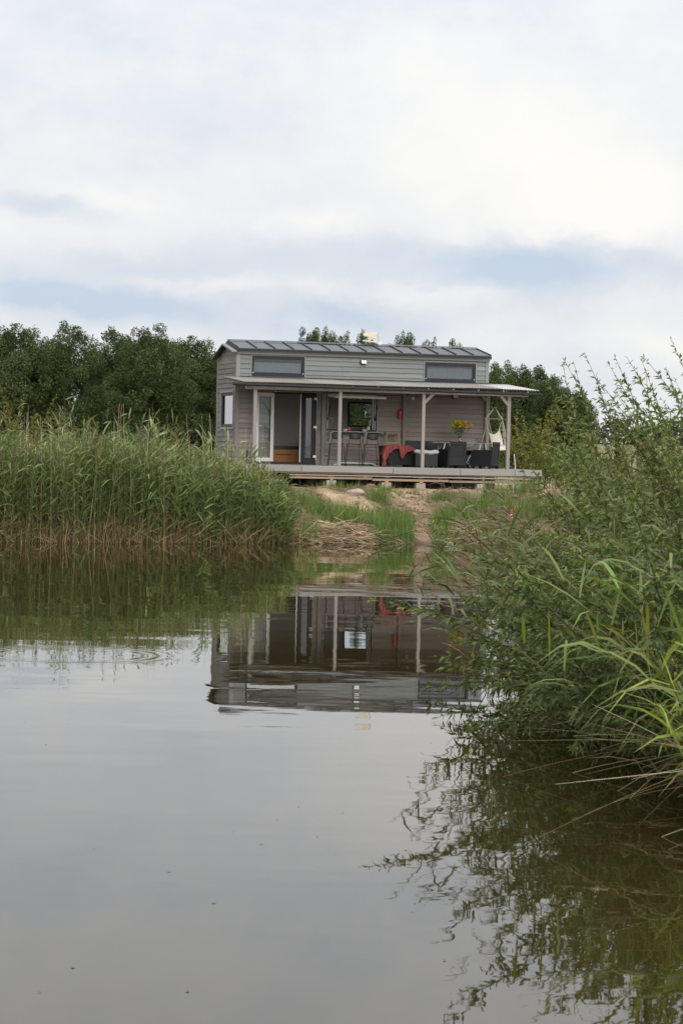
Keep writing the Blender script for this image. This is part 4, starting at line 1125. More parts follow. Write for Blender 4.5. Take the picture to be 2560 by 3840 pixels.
class Veg:
    def __init__(s): s.v = []; s.f = []; s.c = []; s.n = 0
    def ribbons(s, P, D, Ln, Wd, droop, n=3, prof=None, roll=None, col=None, tip=None):
        """N bent tapering blades. P base, D direction, Ln length, Wd half width, droop fall at the tip (fraction of length)"""
        N = len(P)
        if N == 0: return
        P = np.asarray(P, float); D = norm(np.asarray(D, float)); Ln = np.broadcast_to(Ln, N).astype(float); Wd = np.broadcast_to(Wd, N).astype(float); droop = np.broadcast_to(droop, N).astype(float)
        t = np.linspace(0, 1, n + 1)
        prof = np.asarray(prof if prof is not None else np.interp(t, [0, 0.3, 0.7, 1], [0.45, 1, 0.75, 0.06]))
        up = np.array([0, 0, 1.0])
        sd = np.cross(D, up); bad = np.linalg.norm(sd, axis=1) < 0.15
        sd[bad] = np.cross(D[bad], np.array([0.3, 1.0, 0.0])); sd = norm(sd)
        if roll is None: roll = rng.uniform(-1.1, 1.1, N)
        o = np.cross(sd, D)
        side = sd * np.cos(roll)[:, None] + o * np.sin(roll)[:, None]
        C = P[:, None, :] + D[:, None, :] * (Ln[:, None] * t[None, :])[..., None]
        C = C - up * (droop[:, None] * Ln[:, None] * t[None, :] ** 2)[..., None]
        w = (Wd[:, None] * prof[None, :])[..., None]
        V = np.stack([C - side[:, None, :] * w, C + side[:, None, :] * w], 2)      # N, n+1, 2, 3
        base = s.n + np.arange(N)[:, None] * (2 * (n + 1)) + np.arange(n)[None, :] * 2
        F_ = np.stack([base, base + 1, base + 3, base + 2], -1).reshape(-1, 4)
        s.v.append(V.reshape(-1, 3)); s.f.append(F_); s.c.append(np.repeat(col, 2 * (n + 1), axis=0)); s.n += N * 2 * (n + 1)
    def path(s, pts, r0, r1, col, k=4):
        """one tapering stem along a polyline"""
        pts = np.asarray(pts, float); n = len(pts)
        T = norm(np.gradient(pts, axis=0)); ref = np.array([0.31, 0.2, 0.93]) if abs(T[0][2]) < 0.9 else np.array([1.0, 0.2, 0])
        A = norm(np.cross(T, ref)); B = np.cross(T, A)
        r = np.linspace(r0, r1, n)[:, None]
        ring = [pts + (A * math.cos(2 * math.pi * j / k) + B * math.sin(2 * math.pi * j / k)) * r for j in range(k)]
        V = np.stack(ring, 1).reshape(-1, 3)
        i = np.arange(n - 1)[:, None] * k; j = np.arange(k)[None, :]
        F_ = np.stack([s.n + i + j, s.n + i + (j + 1) % k, s.n + i + k + (j + 1) % k, s.n + i + k + j], -1).reshape(-1, 4)
        s.v.append(V); s.f.append(F_); s.c.append(np.repeat(np.asarray(col, float)[None, :], len(V), 0)); s.n += len(V)
    def build(s, name, mat, parent=None):
        if not s.v: return None
        return np_mesh(name, np.concatenate(s.v), np.concatenate(s.f), mat, np.concatenate(s.c), parent=parent)

def sph(n, g=None):
    g = g or rng
    v = g.standard_normal((n, 3)); return norm(v)

# ---- alder trees
def crown(vg, g, clumps, per, leaf, col, flat=1.05, top_col=None, zlo=0, zhi=1):
    """clumps: list of (centre, radius)"""
    for c0, r in clumps:
        n_ = int(per * r * r)
        d = sph(n_, g)
        rad = r * (0.45 + 0.6 * g.random(n_) ** 0.6)
        P = np.array(c0) + d * rad[:, None] * np.array([1, 1, flat])
        P += g.standard_normal((n_, 3)) * 0.05 * r
        k = jit(col, n_, 0.14, 0.05, g) * (0.70 + 0.6 * g.random())
        D = norm(sph(n_, g) + d * 0.5)
        ln = leaf * (0.7 + 0.6 * g.random(n_))
        vg.ribbons(P, D, ln, ln * 0.36, 0.15, n=2, prof=[0.45, 1.0, 0.2], roll=g.uniform(-1.5, 1.5, n_), col=k)

def make_tree(seed, H, Rr, col, leaf=0.098, low=0.03, per=1500, nclump=82, label='', cat='tree', group=None, twiggy=14):
    g = np.random.default_rng(seed)
    t = empty('alder_tree', (0, 0, 0), 0, label, cat, group)
    tv = Veg(); bark = (0.055, 0.047, 0.037)
    lean = g.uniform(-0.05, 0.05, 2) * H
    trunk = [(lean[0] * (z / H) ** 1.5, lean[1] * (z / H) ** 1.5, z) for z in np.linspace(0, H * 0.93, 9)]
    tv.path(trunk, 0.016 * H, 0.02, bark, 7)
    cl = []
    for i in range(nclump):
        h = low + (0.97 - low) * (i + g.random()) / nclump
        prof = math.sin(math.pi * min(1, max(0.02, (h - low + 0.12) / (1.13 - low))) ** 0.95) ** 0.62
        a = g.uniform(0, 2 * math.pi); rr = Rr * prof * (0.15 + 0.85 * g.random() ** 0.55)
        c0 = np.array([lean[0] * h + rr * math.cos(a), lean[1] * h + rr * math.sin(a), h * H])
        r = Rr * g.uniform(0.18, 0.33) * (0.75 + 0.4 * prof)
        if h > 0.86: r *= 0.62
        cl.append((c0, r))
        b0 = np.array(trunk[max(0, min(8, int(h * 8) - 1))])
        mid = (b0 + c0) / 2 + np.array([0, 0, 0.04 * H])
        tv.path([b0, mid, c0], 0.006 * H * (1.1 - h) + 0.012, 0.008, bark, 4)
    tv.build('trunk', M['bark'] if False else M['leaf'], t)
    cv = Veg()
    crown(cv, g, cl, per / 1.0, leaf, col)
    # loose sprigs breaking the outline
    for i in range(twiggy):
        a = g.uniform(0, 2 * math.pi); h = g.uniform(0.45, 1.0); pr = max(0, math.sin(math.pi * min(1, h))) ** 0.5
        c0 = np.array([Rr * pr * 0.98 * math.cos(a), Rr * pr * 0.98 * math.sin(a), h * H * (1.0 if h < 0.9 else 1.03)])
        crown(cv, g, [(c0, Rr * g.uniform(0.08, 0.15))], per * 1.2, leaf * 0.9, col)
    cv.build('crown', M['leaf'], t)
    return t

GREEN = (0.064, 0.086, 0.031)
protos = [make_tree(11, 8.0, 2.5, GREEN, label='x', group='dark alder trees beyond the field'), make_tree(23, 7.6, 2.8, GREEN, label='x', nclump=90), make_tree(37, 8.4, 2.3, (0.068, 0.096, 0.034), label='x'), make_tree(51, 7.8, 2.6, (0.056, 0.082, 0.029), label='x', low=0.03)]
def px_depth(u, v, D):
    """point of the world seen in direction (u right, v down of the optical axis in 1/1000 of the focal length) at depth D - used as a survey table only"""
    return u * D, v
used = set()
def put_tree(i, x, y, top, label, rz, group='dark alder trees beyond the field', sx=1.0):
    p = protos[i]
    o = p if i not in used else copy_tree(p)
    used.add(i)
    gz = float(height(x, y))
    baseH = (8.0, 7.6, 8.4, 7.8)[i] * 1.0
    s = (top - gz) / baseH
    o.location = (x, y, gz); o.rotation_euler = (0, 0, rz); o.scale = (s * sx, s * sx, s)
    o['label'] = label; o['category'] = 'tree'; o['group'] = group
    return o
# surveyed: lateral position, distance, top height
TL = [(0, -20.2, 132, 7.4, 'dark alder at the left edge of the tree row, lowest of the group'),
      (1, -17.9, 128, 8.2, 'rounded dark alder second from the left end of the tree row'),
      (2, -15.2, 130, 8.65, 'tall dark alder third from the left end of the tree row'),
      (3, -12.7, 133, 8.45, 'dark alder in the middle of the row left of the house'),
      (0, -10.4, 127, 8.35, 'tall alder with a split top left of the house'),
      (1, -8.6, 131, 7.9, 'last full alder before the gap left of the house'),
      (2, -6.6, 129, 6.9, 'alder just left of the gable, partly hidden by the house'),
      (3, -4.4, 134, 6.2, 'alder hidden behind the left end of the house roof'),
      (0, -2.1, 128, 8.35, 'slim alder top above the left third of the house roof'),
      (1, -1.2, 128, 8.4, 'second slim alder top above the roof, left of the antenna'),
      (2, -0.05, 128, 8.3, 'alder top above the roof just left of the antenna'),
      (3, 1.05, 128, 8.35, 'alder top directly behind the cream antenna'),
      (1, 3.25, 128, 8.25, 'alder top right of the antenna above the roof'),
      (2, 4.55, 128, 8.1, 'alder top above the right third of the roof'),
      (0, 5.9, 128, 7.95, 'small alder top nearest the right end of the roof'),
      (2, 7.9, 120, 6.7, 'alder directly right of the house end wall'),
      (1, 9.1, 118, 6.35, 'broad alder behind the porch roof end'),
      (3, 10.1, 116, 5.9, 'alder right of the porch roof end'),
      (0, 11.0, 114, 5.2, 'lowest alder sloping down to the open field on the right')]
for i, x, y, top, lab in TL:
    put_tree(i, x, y, top, lab, rng.uniform(0, 6.28), sx=1.0 if x < -3 or x > 7 else 0.5)

# ---- shrubs: stems with twigs and narrow leaves
def willow(name, base, nst, length, label, cat, spread=(0.15, 0.75), az=(0, 2 * math.pi), col=(0.065, 0.090, 0.038), leaf=0.078, lw=0.0105, twig=0.5, dens=1.0, seed=1, mat='leaf_shiny', group=None, gravity=0.35, radius=0.35, tipcol=(0.15, 0.17, 0.045), stemcol=(0.115, 0.105, 0.055), upright=0, twig_from=0.22, leaf_droop=0.25, bend=None):
    g = np.random.default_rng(seed)
    t = empty(name, base, 0, label, cat, group)
    st = Veg(); fo = Veg()
    LP, LD, LL, LC = [], [], [], []
    for i in range(nst):
        a = g.uniform(*az); e = g.uniform(*spread)          # tilt from the vertical
        Lh = g.uniform(*length)
        if e > 0.95: Lh *= 0.82
        if i < upright: e = g.uniform(0.02, 0.22); Lh = length[1] * g.uniform(0.9, 1.08)
        d = np.array([math.sin(e) * math.cos(a), math.sin(e) * math.sin(a), math.cos(e)])
        p = np.array([g.normal(0, radius), g.normal(0, radius), -0.15])
        n_ = 14; pts = [p.copy()]; ds = []
        gr = gravity * (0.5 + g.random()) * (0.35 if i < upright else 1.0)
        for k in range(n_):
            d = norm(d + np.array([math.cos(a) * 0.03, math.sin(a) * 0.03, -gr * 0.11 * (k / n_)]) + g.normal(0, 0.022, 3))
            p = p + d * Lh / n_; pts.append(p.copy()); ds.append(d.copy())
        pts = np.array(pts)
        st.path(pts, 0.008 * Lh / 3 + 0.004, 0.0018, np.array(stemcol) * g.uniform(0.7, 1.3), 4)
        shade = g.uniform(0.8, 1.2)
        # leaves straight on the upper shoot
        nl = int(Lh * 0.62 / 0.024 * dens)
        tt = g.uniform(0.40, 1.0, nl)
        ii = np.clip((tt * n_).astype(int), 0, n_ - 1); fr = tt * n_ - ii
        pp = pts[ii] + (pts[ii + 1] - pts[ii]) * fr[:, None]
        dd = norm(np.array(ds)[ii] * 0.75 + sph(nl, g) * 0.8)
        LP.append(pp); LD.append(dd); LL.append(leaf * (0.75 + 0.5 * g.random(nl)) * (1.05 - 0.35 * (tt > 0.93)))
        tipf = np.clip((tt - 0.86) / 0.14, 0, 1)[:, None]
        LC.append((jit(col, nl, 0.16, 0.07, g) * (1 - tipf) + jit(tipcol, nl, 0.15, 0.08, g) * tipf) * shade)
        # twigs
        nt = int((1 - twig_from) * Lh / 0.085 * dens)
        for q in range(nt):
            tq = twig_from + (0.93 - twig_from) * g.random()
            k = min(n_ - 1, int(tq * n_)); p0 = pts[k] + (pts[k + 1] - pts[k]) * (tq * n_ - k)
            tl = twig * g.uniform(0.4, 1.0) * (1.12 - tq) * (0.6 if i < upright else 1.0)
            dv = norm(np.array(ds)[k] * 0.8 + sph(1, g)[0] * 0.85 + np.array([0, 0, 0.15]))
            nl = max(4, int(tl / 0.021))
            s_ = np.linspace(0.08, 1, nl)
            pp = p0 + dv * (s_ * tl)[:, None] - np.array([0, 0, 1.0]) * (0.16 * tl * s_ ** 2)[:, None]
            st.ribbons(np.array([p0]), np.array([dv]), tl, 0.0022, 0.16, n=3, prof=[1, .8, .6, .3], col=np.array([stemcol]) * 1.1)
            LP.append(pp); LD.append(norm(dv * 0.8 + sph(nl, g) * 0.75)); LL.append(leaf * (0.7 + 0.5 * g.random(nl)) * (1.1 - 0.45 * s_))
            tf = (np.clip((s_ - 0.8) / 0.2, 0, 1) * 0.55)[:, None]
            LC.append((jit(col, nl, 0.16, 0.07, g) * (1 - tf) + np.array(tipcol) * tf) * shade)
    P, D, Ls, C_ = np.concatenate(LP), np.concatenate(LD), np.concatenate(LL), np.concatenate(LC)
    yel = g.random(len(P)) < 0.012
    C_[yel] = np.array((0.30, 0.24, 0.04))
    ok = P[:, 2] + base[2] > 0.03
    P, D, Ls, C_ = P[ok], D[ok], Ls[ok], C_[ok]
    fo.ribbons(P, D, Ls, Ls * lw / leaf, leaf_droop, n=2, prof=[0.3, 1.0, 0.08], roll=g.uniform(-1.4, 1.4, len(P)), col=np.clip(C_, 0.005, 0.8))
    st.build('branches', M['leaf'], t); fo.build('foliage', M[mat], t)
    return t

WL = (0.100, 0.128, 0.032)
G_ = 'willow shrubs on the right bank'
willow('willow_shrub', (2.75, 21.3, 0.10), 84, (1.5, 2.45), 'dense willow shrub bending out over the water, nearest the pond edge', 'shrub', spread=(0.5, 1.35), az=(1.6, 4.6), seed=3, group=G_, twig=0.5, gravity=0.55, col=WL, twig_from=0.10)
willow('willow_shrub', (3.1, 19.0, 0.10), 92, (1.7, 2.75), 'low willow shrub behind the bent reeds, its dark skirt touching the water', 'shrub', spread=(0.2, 1.35), az=(1.8, 4.7), seed=5, group=G_, twig=0.5, gravity=0.6, col=(0.074, 0.104, 0.027), twig_from=0.08)
willow('willow_shrub', (3.75, 22.8, 0.3), 76, (2.3, 3.2), 'tall willow shrub at the right edge with thin upright shoots', 'shrub', spread=(0.05, 0.65), seed=8, group=G_, upright=22, twig=0.5, gravity=0.3, col=WL, radius=0.5, twig_from=0.12)
willow('willow_shrub', (3.5, 25.5, 0.35), 84, (1.8, 2.5), 'willow shrub in the middle of the thicket with spreading crown', 'shrub', spread=(0.1, 0.8), az=(1.2, 5.0), seed=12, group=G_, upright=3, twig=0.5, gravity=0.35, col=(0.110, 0.135, 0.034), radius=0.5, twig_from=0.12)
willow('willow_shrub', (4.3, 27.5, 0.4), 76, (2.1, 2.95), 'willow shrub behind the thicket with one long shoot leaning left', 'shrub', spread=(0.05, 0.42), seed=17, group=G_, upright=8, twig=0.5, gravity=0.35, col=(0.110, 0.132, 0.036), radius=0.55, twig_from=0.12)
willow('willow_shrub', (4.5, 24.5, 0.4), 44, (2.6, 3.4), 'tallest willow shrub, cut by the right edge of the picture', 'shrub', spread=(0.02, 0.5), seed=19, group=G_, upright=22, twig=0.45, gravity=0.2, col=WL, radius=0.6, twig_from=0.12)
willow('willow_shrub', (4.8, 33.0, 0.3), 80, (1.5, 2.3), 'farther pale green willow shrub left of the thicket', 'shrub', spread=(0.1, 1.0), az=(1.4, 4.9), seed=23, group=G_, upright=0, twig=0.5, gravity=0.4, col=(0.120, 0.142, 0.040), radius=0.6, twig_from=0.12)
willow('willow_shrub', (5.8, 31.0, 0.5), 84, (2.3, 3.1), 'broad willow shrub closing the thicket towards the field', 'shrub', spread=(0.05, 0.9), seed=27, group=G_, upright=8, twig=0.5, gravity=0.35, col=(0.105, 0.130, 0.034), radius=0.7, twig_from=0.12)

willow('willow_shrub', (3.1, 16.7, 0.25), 90, (1.5, 2.55), 'dark low willow shrub filling the lower right corner of the thicket', 'shrub', spread=(0.1, 1.2), az=(1.6, 4.7), seed=61, group=G_, twig=0.5, gravity=0.5, col=(0.074, 0.104, 0.027), twig_from=0.08)
willow('willow_shrub', (3.7, 18.9, 0.3), 70, (1.7, 2.5), 'mid height willow shrub at the right edge below the tall shoots', 'shrub', spread=(0.05, 0.8), az=(1.2, 5.0), seed=62, group=G_, twig=0.5, gravity=0.4, col=WL, twig_from=0.10)

# bushes beside and behind the house
willow('feathery_bush', (5.45, 70.5, 1.3), 30, (1.7, 2.5), 'yellowish feathery bush just right of the terrace corner post', 'bush', spread=(0.03, 0.35), seed=31, col=(0.185, 0.165, 0.040), leaf=0.09, lw=0.014, twig=0.45, dens=0.55, tipcol=(0.20, 0.15, 0.04), mat='leaf', radius=0.3, upright=10)
willow('green_bush', (6.5, 70.0, 1.3), 34, (1.2, 1.9), 'bright green bush behind the willow thicket', 'bush', spread=(0.05, 0.7), seed=33, col=(0.130, 0.175, 0.045), leaf=0.11, lw=0.016, twig=0.5, dens=0.55, mat='leaf', radius=0.45)
willow('green_bush', (7.6, 73.0, 1.3), 30, (1.1, 1.7), 'bright green bush nearest the open field gap', 'bush', spread=(0.05, 0.7), seed=34, col=(0.135, 0.185, 0.050), leaf=0.11, lw=0.016, twig=0.5, dens=0.55, mat='leaf', radius=0.5)
willow('green_bush', (5.9, 72.5, 1.3), 30, (1.0, 1.6), 'dark green bush between the feathery bush and the field', 'bush', spread=(0.05, 0.8), seed=36, col=(0.09, 0.13, 0.036), leaf=0.11, lw=0.016, twig=0.5, dens=0.55, mat='leaf', radius=0.5)
willow('young_fruit_tree', (4.45, 71.5, 1.3), 16, (1.7, 2.6), 'young long leaved tree seen through the hanging chair ropes', 'tree', spread=(0.05, 0.5), seed=38, col=(0.085, 0.13, 0.035), leaf=0.15, lw=0.022, twig=0.5, dens=0.5, mat='leaf', radius=0.12, leaf_droop=0.5)
willow('yellow_green_shrub', (-8.75, 62.0, 1.1), 44, (1.8, 2.75), 'yellow green small tree at the left edge above the reeds', 'shrub', spread=(0.03, 0.45), seed=41, col=(0.150, 0.150, 0.036), leaf=0.09, lw=0.016, twig=0.5, dens=0.6, mat='leaf', radius=0.35, upright=8, tipcol=(0.19, 0.17, 0.04))
willow('yellow_green_shrub', (-6.75, 60.0, 1.0), 22, (1.45, 1.95), 'bright green leafy plant standing up behind the reeds on the left', 'shrub', spread=(0.03, 0.4), seed=43, col=(0.16, 0.215, 0.045), leaf=0.10, lw=0.018, twig=0.3, dens=0.6, mat='leaf', radius=0.3)
willow('yellow_green_shrub', (-5.3, 64.5, 1.2), 28, (1.1, 1.65), 'yellow leaved bush behind the reeds left of the house', 'shrub', spread=(0.05, 0.9), seed=45, col=(0.22, 0.205, 0.035), leaf=0.09, lw=0.018, twig=0.4, dens=0.6, mat='leaf', radius=0.4, tipcol=(0.28, 0.24, 0.03))
willow('window_bush', (3.55, 74.0, 1.3), 30, (1.6, 2.4), 'light green bush seen through the serving window', 'bush', spread=(0.05, 0.6), seed=47, col=(0.10, 0.14, 0.03), leaf=0.12, lw=0.022, twig=0.5, dens=0.5, mat='leaf', radius=0.4)
willow('green_bush', (8.9, 80.0, 1.3), 30, (0.7, 1.3), 'low bush at the foot of the alders beside the field', 'bush', spread=(0.05, 0.9), seed=49, col=(0.055, 0.085, 0.03), leaf=0.14, lw=0.03, twig=0.5, dens=0.5, mat='leaf', radius=0.9)

# far line of trees on the horizon
g = np.random.default_rng(77)
fv = Veg()
cl = []
for x in np.arange(2, 160, 2.2):
    y = 420 + g.uniform(-25, 25); cl.append(((x * 1.0 + g.uniform(-1, 1), y, float(height(x, y)) + g.uniform(0.5, 2.6)), g.uniform(1.6, 3.0)))
crown(fv, g, cl, 42, 0.75, (0.050, 0.066, 0.040))
tag(fv.build('distant_treeline', M['leaf']), 'low dark line of trees on the horizon behind the field', kind='stuff')

# ---- reed beds
def reeds(vg, X, Y, Z, H, g, green=(0.138, 0.178, 0.062), leafL=(0.35, 0.6), nleaf=9, lwid=0.013, stem=0.004, lean=0.10, bias=(0, 0), dead=0.12, plume=0.1, hang=0.35, wind=(0.35, 0.0)):
    N = len(X)
    P = np.stack([X, Y, Z], 1)
    D = norm(np.stack([g.normal(bias[0], lean, N), g.normal(bias[1], lean, N), np.ones(N)], 1))
    isdead = g.random(N) < dead
    col = jit(green, N, 0.22, 0.09, g) * (0.72 + 0.6 * vnoise(X, Y, 0.55, 31))[:, None]
    scol = np.where(isdead[:, None], jit((0.34, 0.26, 0.15), N, 0.15, 0.05, g), jit((0.12, 0.135, 0.055), N, 0.15, 0.05, g))
    dr = g.uniform(0.0, 0.10, N) * (1 + 6 * abs(bias[0]))
    vg.ribbons(P, D, H, stem * (0.8 + 0.5 * g.random(N)), dr, n=4, prof=[1.0, 0.95, 0.8, 0.6, 0.3], roll=g.uniform(-1.5, 1.5, N), col=scol)
    # lower stem crossing ribbon, tan where the leaves have died
    vg.ribbons(P, D, H * g.uniform(0.02, 0.30, N) * (g.random(N) < 0.42), stem * 1.3, 0.0, n=1, prof=[1, 0.9], roll=g.uniform(-1.5, 1.5, N), col=jit((0.27, 0.185, 0.095), N, 0.22, 0.06, g))
    live = ~isdead
    for k in range(nleaf):
        s_ = (0.09 + 0.89 * (k + g.random(N)) / nleaf)
        pp = P + D * (H * s_)[:, None] - np.array([0, 0, 1]) * (dr * H * s_ ** 2)[:, None]
        a = g.uniform(0, 2 * np.pi, N); e = g.uniform(0.35, 1.0, N)
        dd = np.stack([np.sin(e) * np.cos(a) + wind[0] * g.random(N), np.sin(e) * np.sin(a) + wind[1] * g.random(N), np.cos(e)], 1)
        ln = g.uniform(leafL[0], leafL[1], N) * np.where(s_ > 0.9, 0.8, 1.0)
        m_ = live & (g.random(N) < 0.93)
        cc_ = col * (0.85 + 0.3 * s_)[:, None] * (1 + 0.12 * g.standard_normal((N, 1)))
        old = (s_ < 0.30) & (g.random(N) < 0.35)
        cc_ = np.where(old[:, None], jit((0.22, 0.155, 0.07), N, 0.2, 0.06, g), cc_)
        vg.ribbons(pp[m_], dd[m_], ln[m_], lwid * (0.8 + 0.5 * g.random(m_.sum())), hang * g.uniform(0.3, 1.6, m_.sum()), n=3, col=np.clip(cc_[m_], 0.01, .8))
    # plumes
    pm = g.random(N) < plume
    idx_ = np.nonzero(pm)[0]
    for q in range(9):
        tipp = P[idx_] + D[idx_] * (H[idx_] * (0.93 + 0.012 * q))[:, None] - np.array([0, 0, 1]) * (dr[idx_] * H[idx_])[:, None]
        dd = D[idx_] + g.normal(0, 0.35, (len(idx_), 3)) + np.array([0.25 * np.sign(bias[0] if bias[0] else 1), 0, 0])
        vg.ribbons(tipp, dd, 0.13 + 0.06 * g.random(len(idx_)), 0.006, 0.4, n=2, prof=[0.6, 1, 0.3], col=jit((0.14, 0.09, 0.065), len(idx_), 0.2, 0.06, g))

def shore_pts(x):
    return np.interp(x, SHORE[:12, 0], SHORE[:12, 1])
g = np.random.default_rng(5)
rv = Veg()
N = 5200
X = g.uniform(-10.0, -1.2, N); back = g.random(N) ** 1.25 * 3.6
back = np.where(X > -3.2, back * np.interp(X, [-3.2, -0.8], [0.85, 0.30]), back)
Y = shore_pts(X) + back - 0.05 + 0.35 * (vnoise(X, X * 0, 0.7, 3) - 0.6)
Z = height(X, Y)
top = np.interp(X, [-10, -7, -5.2, -4.2, -3.4, -2.6, -1.9, -1.3, -0.75], [2.28, 2.26, 2.24, 2.16, 2.02, 1.85, 1.65, 1.30, 0.95])
top = top - 0.06 + 0.65 * (vnoise(X, Y, 0.9, 11) - 0.5) + g.normal(0, 0.22, N) - 0.14 * (back < 0.5)
tall = g.random(N) < 0.05
top = top + tall * g.uniform(0.15, 0.7, N) * (X < -1.8)
H_ = np.clip(top - Z, 0.4, 3.3)
reeds(rv, X, Y, Z - 0.05, H_, g, nleaf=9, leafL=(0.25, 0.50), lwid=0.0125, plume=0.14, lean=0.075)
# tall shoots standing above the bed, and bare stems from last year
N = 46
X = np.concatenate([g.uniform(-10, -4.5, 20), g.uniform(-5.0, -3.0, 14), g.uniform(-3.4, -1.6, 12)]); Y = shore_pts(X) + g.uniform(0.2, 2.2, N)
tz = np.interp(X, [-10, -4.4, -3, -1.6], [3.0, 3.05, 2.6, 2.1]) + g.normal(0, 0.14, N)
reeds(rv, X, Y, height(X, Y), tz - height(X, Y), g, green=(0.15, 0.19, 0.085), nleaf=9, leafL=(0.35, 0.6), lwid=0.019, plume=0.15, lean=0.05, dead=0.0, hang=0.25)
N = 70
X = g.uniform(-10, -1.5, N); Y = shore_pts(X) + g.uniform(-0.1, 1.6, N)
tz = np.interp(X, [-10, -4.4, -3, -1.6], [2.9, 2.9, 2.7, 2.2]) + g.normal(0, 0.25, N)
rv.ribbons(np.stack([X, Y, np.full(N, 0.0)], 1), np.stack([g.normal(0, .05, N), g.normal(0, .05, N), np.ones(N)], 1), tz, 0.0065, g.uniform(0, .04, N), n=4, prof=[1, 1, .9, .7, .4], col=jit((0.42, 0.35, 0.24), N, .15, .05, g))
tag(rv.build('reed_bed', M['reed']), 'tall green reed bed along the far shore left of the house', kind='stuff')
# tan and broken stalks at the foot of the reeds
dv = Veg()
N = 1500
X = g.uniform(-10, -0.9, N); Y = shore_pts(X) + g.uniform(-0.10, 0.5, N)
D = np.stack([g.normal(0, 0.38, N), g.normal(-0.1, 0.2, N), np.ones(N)], 1)
dv.ribbons(np.stack([X, Y, height(X, Y) * 0 + 0.0 - 0.03], 1), D, g.uniform(0.15, 0.75, N), 0.0055, g.uniform(0, 0.15, N), n=2, prof=[1, 1, .6], col=jit((0.34, 0.235, 0.125), N, 0.25, 0.07, g))
N = 150
X = g.uniform(-10, -0.9, N); Y = shore_pts(X) + g.uniform(-0.15, 0.3, N)
D = np.stack([g.choice([-1, 1], N) * g.uniform(0.4, 1.6, N), g.normal(-0.1, 0.2, N), np.ones(N) * 0.7], 1)
dv.ribbons(np.stack([X, Y, np.full(N, 0.02)], 1), D, g.uniform(0.4, 0.9, N), 0.007, g.uniform(0, 0.2, N), n=2, prof=[1, 1, .8], col=jit((0.42, 0.31, 0.18), N, 0.2, 0.06, g))
tag(dv.build('dead_reed_stalks', M['dry']), 'tan dead reed stalks standing in the water below the reed bed', kind='stuff')
# straw heaps at the water
hv = Veg()
for (x0, x1, h_, n_) in ((-0.95, 0.75, 0.30, 1500), (2.45, 3.5, 0.25, 700), (0.75, 1.75, 0.08, 200)):
    X = g.uniform(x0, x1, n_); u = (X - x0) / (x1 - x0); d = g.uniform(-0.12, 0.85, n_)
    Y = shore_pts(X) + d
    Z = height(X, Y) + h_ * np.sin(np.pi * np.clip(u, 0.02, .98)) ** 0.6 * np.exp(-((d - 0.35) / 0.38) ** 2) * g.random(n_) ** 0.7 * 0.8 + 0.01
    D = np.stack([g.choice([-1, 1], n_) * g.uniform(0.5, 1.2, n_), g.normal(-0.25, 0.45, n_), g.normal(0.0, 0.22, n_)], 1)
    hv.ribbons(np.stack([X, Y, Z], 1), D, g.uniform(0.2, 0.6, n_), 0.0065, g.uniform(0.0, 0.25, n_), n=2, prof=[1, 1, .7], roll=g.uniform(-1.5, 1.5, n_), col=jit((0.33, 0.25, 0.165), n_, 0.38, 0.07, g))
tag(hv.build('straw_heap', M['dry']), 'flattened tan reed straw lying along the foot of the bank', kind='stuff')

# ---- grass on the bank
gv = Veg()
def grass(X, Y, L0, col, w=0.006, n=3, lean=0.25, droop=0.3, z=None):
    N = len(X)
    Z = height(X, Y) if z is None else z
    D = np.stack([g.normal(0, lean, N), g.normal(0, lean, N), np.ones(N)], 1)
    gv.ribbons(np.stack([X, Y, Z - 0.01], 1), D, L0, w, g.uniform(0, droop * 2, N), n=n, prof=np.interp(np.linspace(0, 1, n + 1), [0, .5, 1], [1, .8, .08]), col=col)
def scatter(N, x0, x1, y0, y1):
    X = g.uniform(x0, x1, N); Y = g.uniform(y0, y1, N)
    d, pth, sdy, pat = ground_kind(X, Y)
    cl_ = vnoise(X, Y, 0.45, 21)
    dens = (1 - 0.93 * pth) * (1 - 0.80 * sdy) * (1 - 0.9 * pat) * np.clip((cl_ - 0.36) * 3.2, 0.03, 1)
    low = np.clip(1.25 - (Y - shore_pts(np.clip(X, -9, 8))) / 6.0, 0.25, 1)
    k = (d > 0.05) & (g.random(N) < dens * low)
    return X[k], Y[k]
X, Y = scatter(15000, -1.3, 6.8, 56, 63.3)
L0 = g.uniform(0.10, 0.34, len(X)) * (0.7 + 0.7 * vnoise(X, Y, 0.6, 23))
mix_ = (g.random(len(X)) < 0.42)[:, None]
grass(X, Y, L0, np.where(mix_, jit((0.26, 0.20, 0.10), len(X), .2, .06, g), jit((0.10, 0.14, 0.042), len(X), .22, .10, g)), w=0.0055)
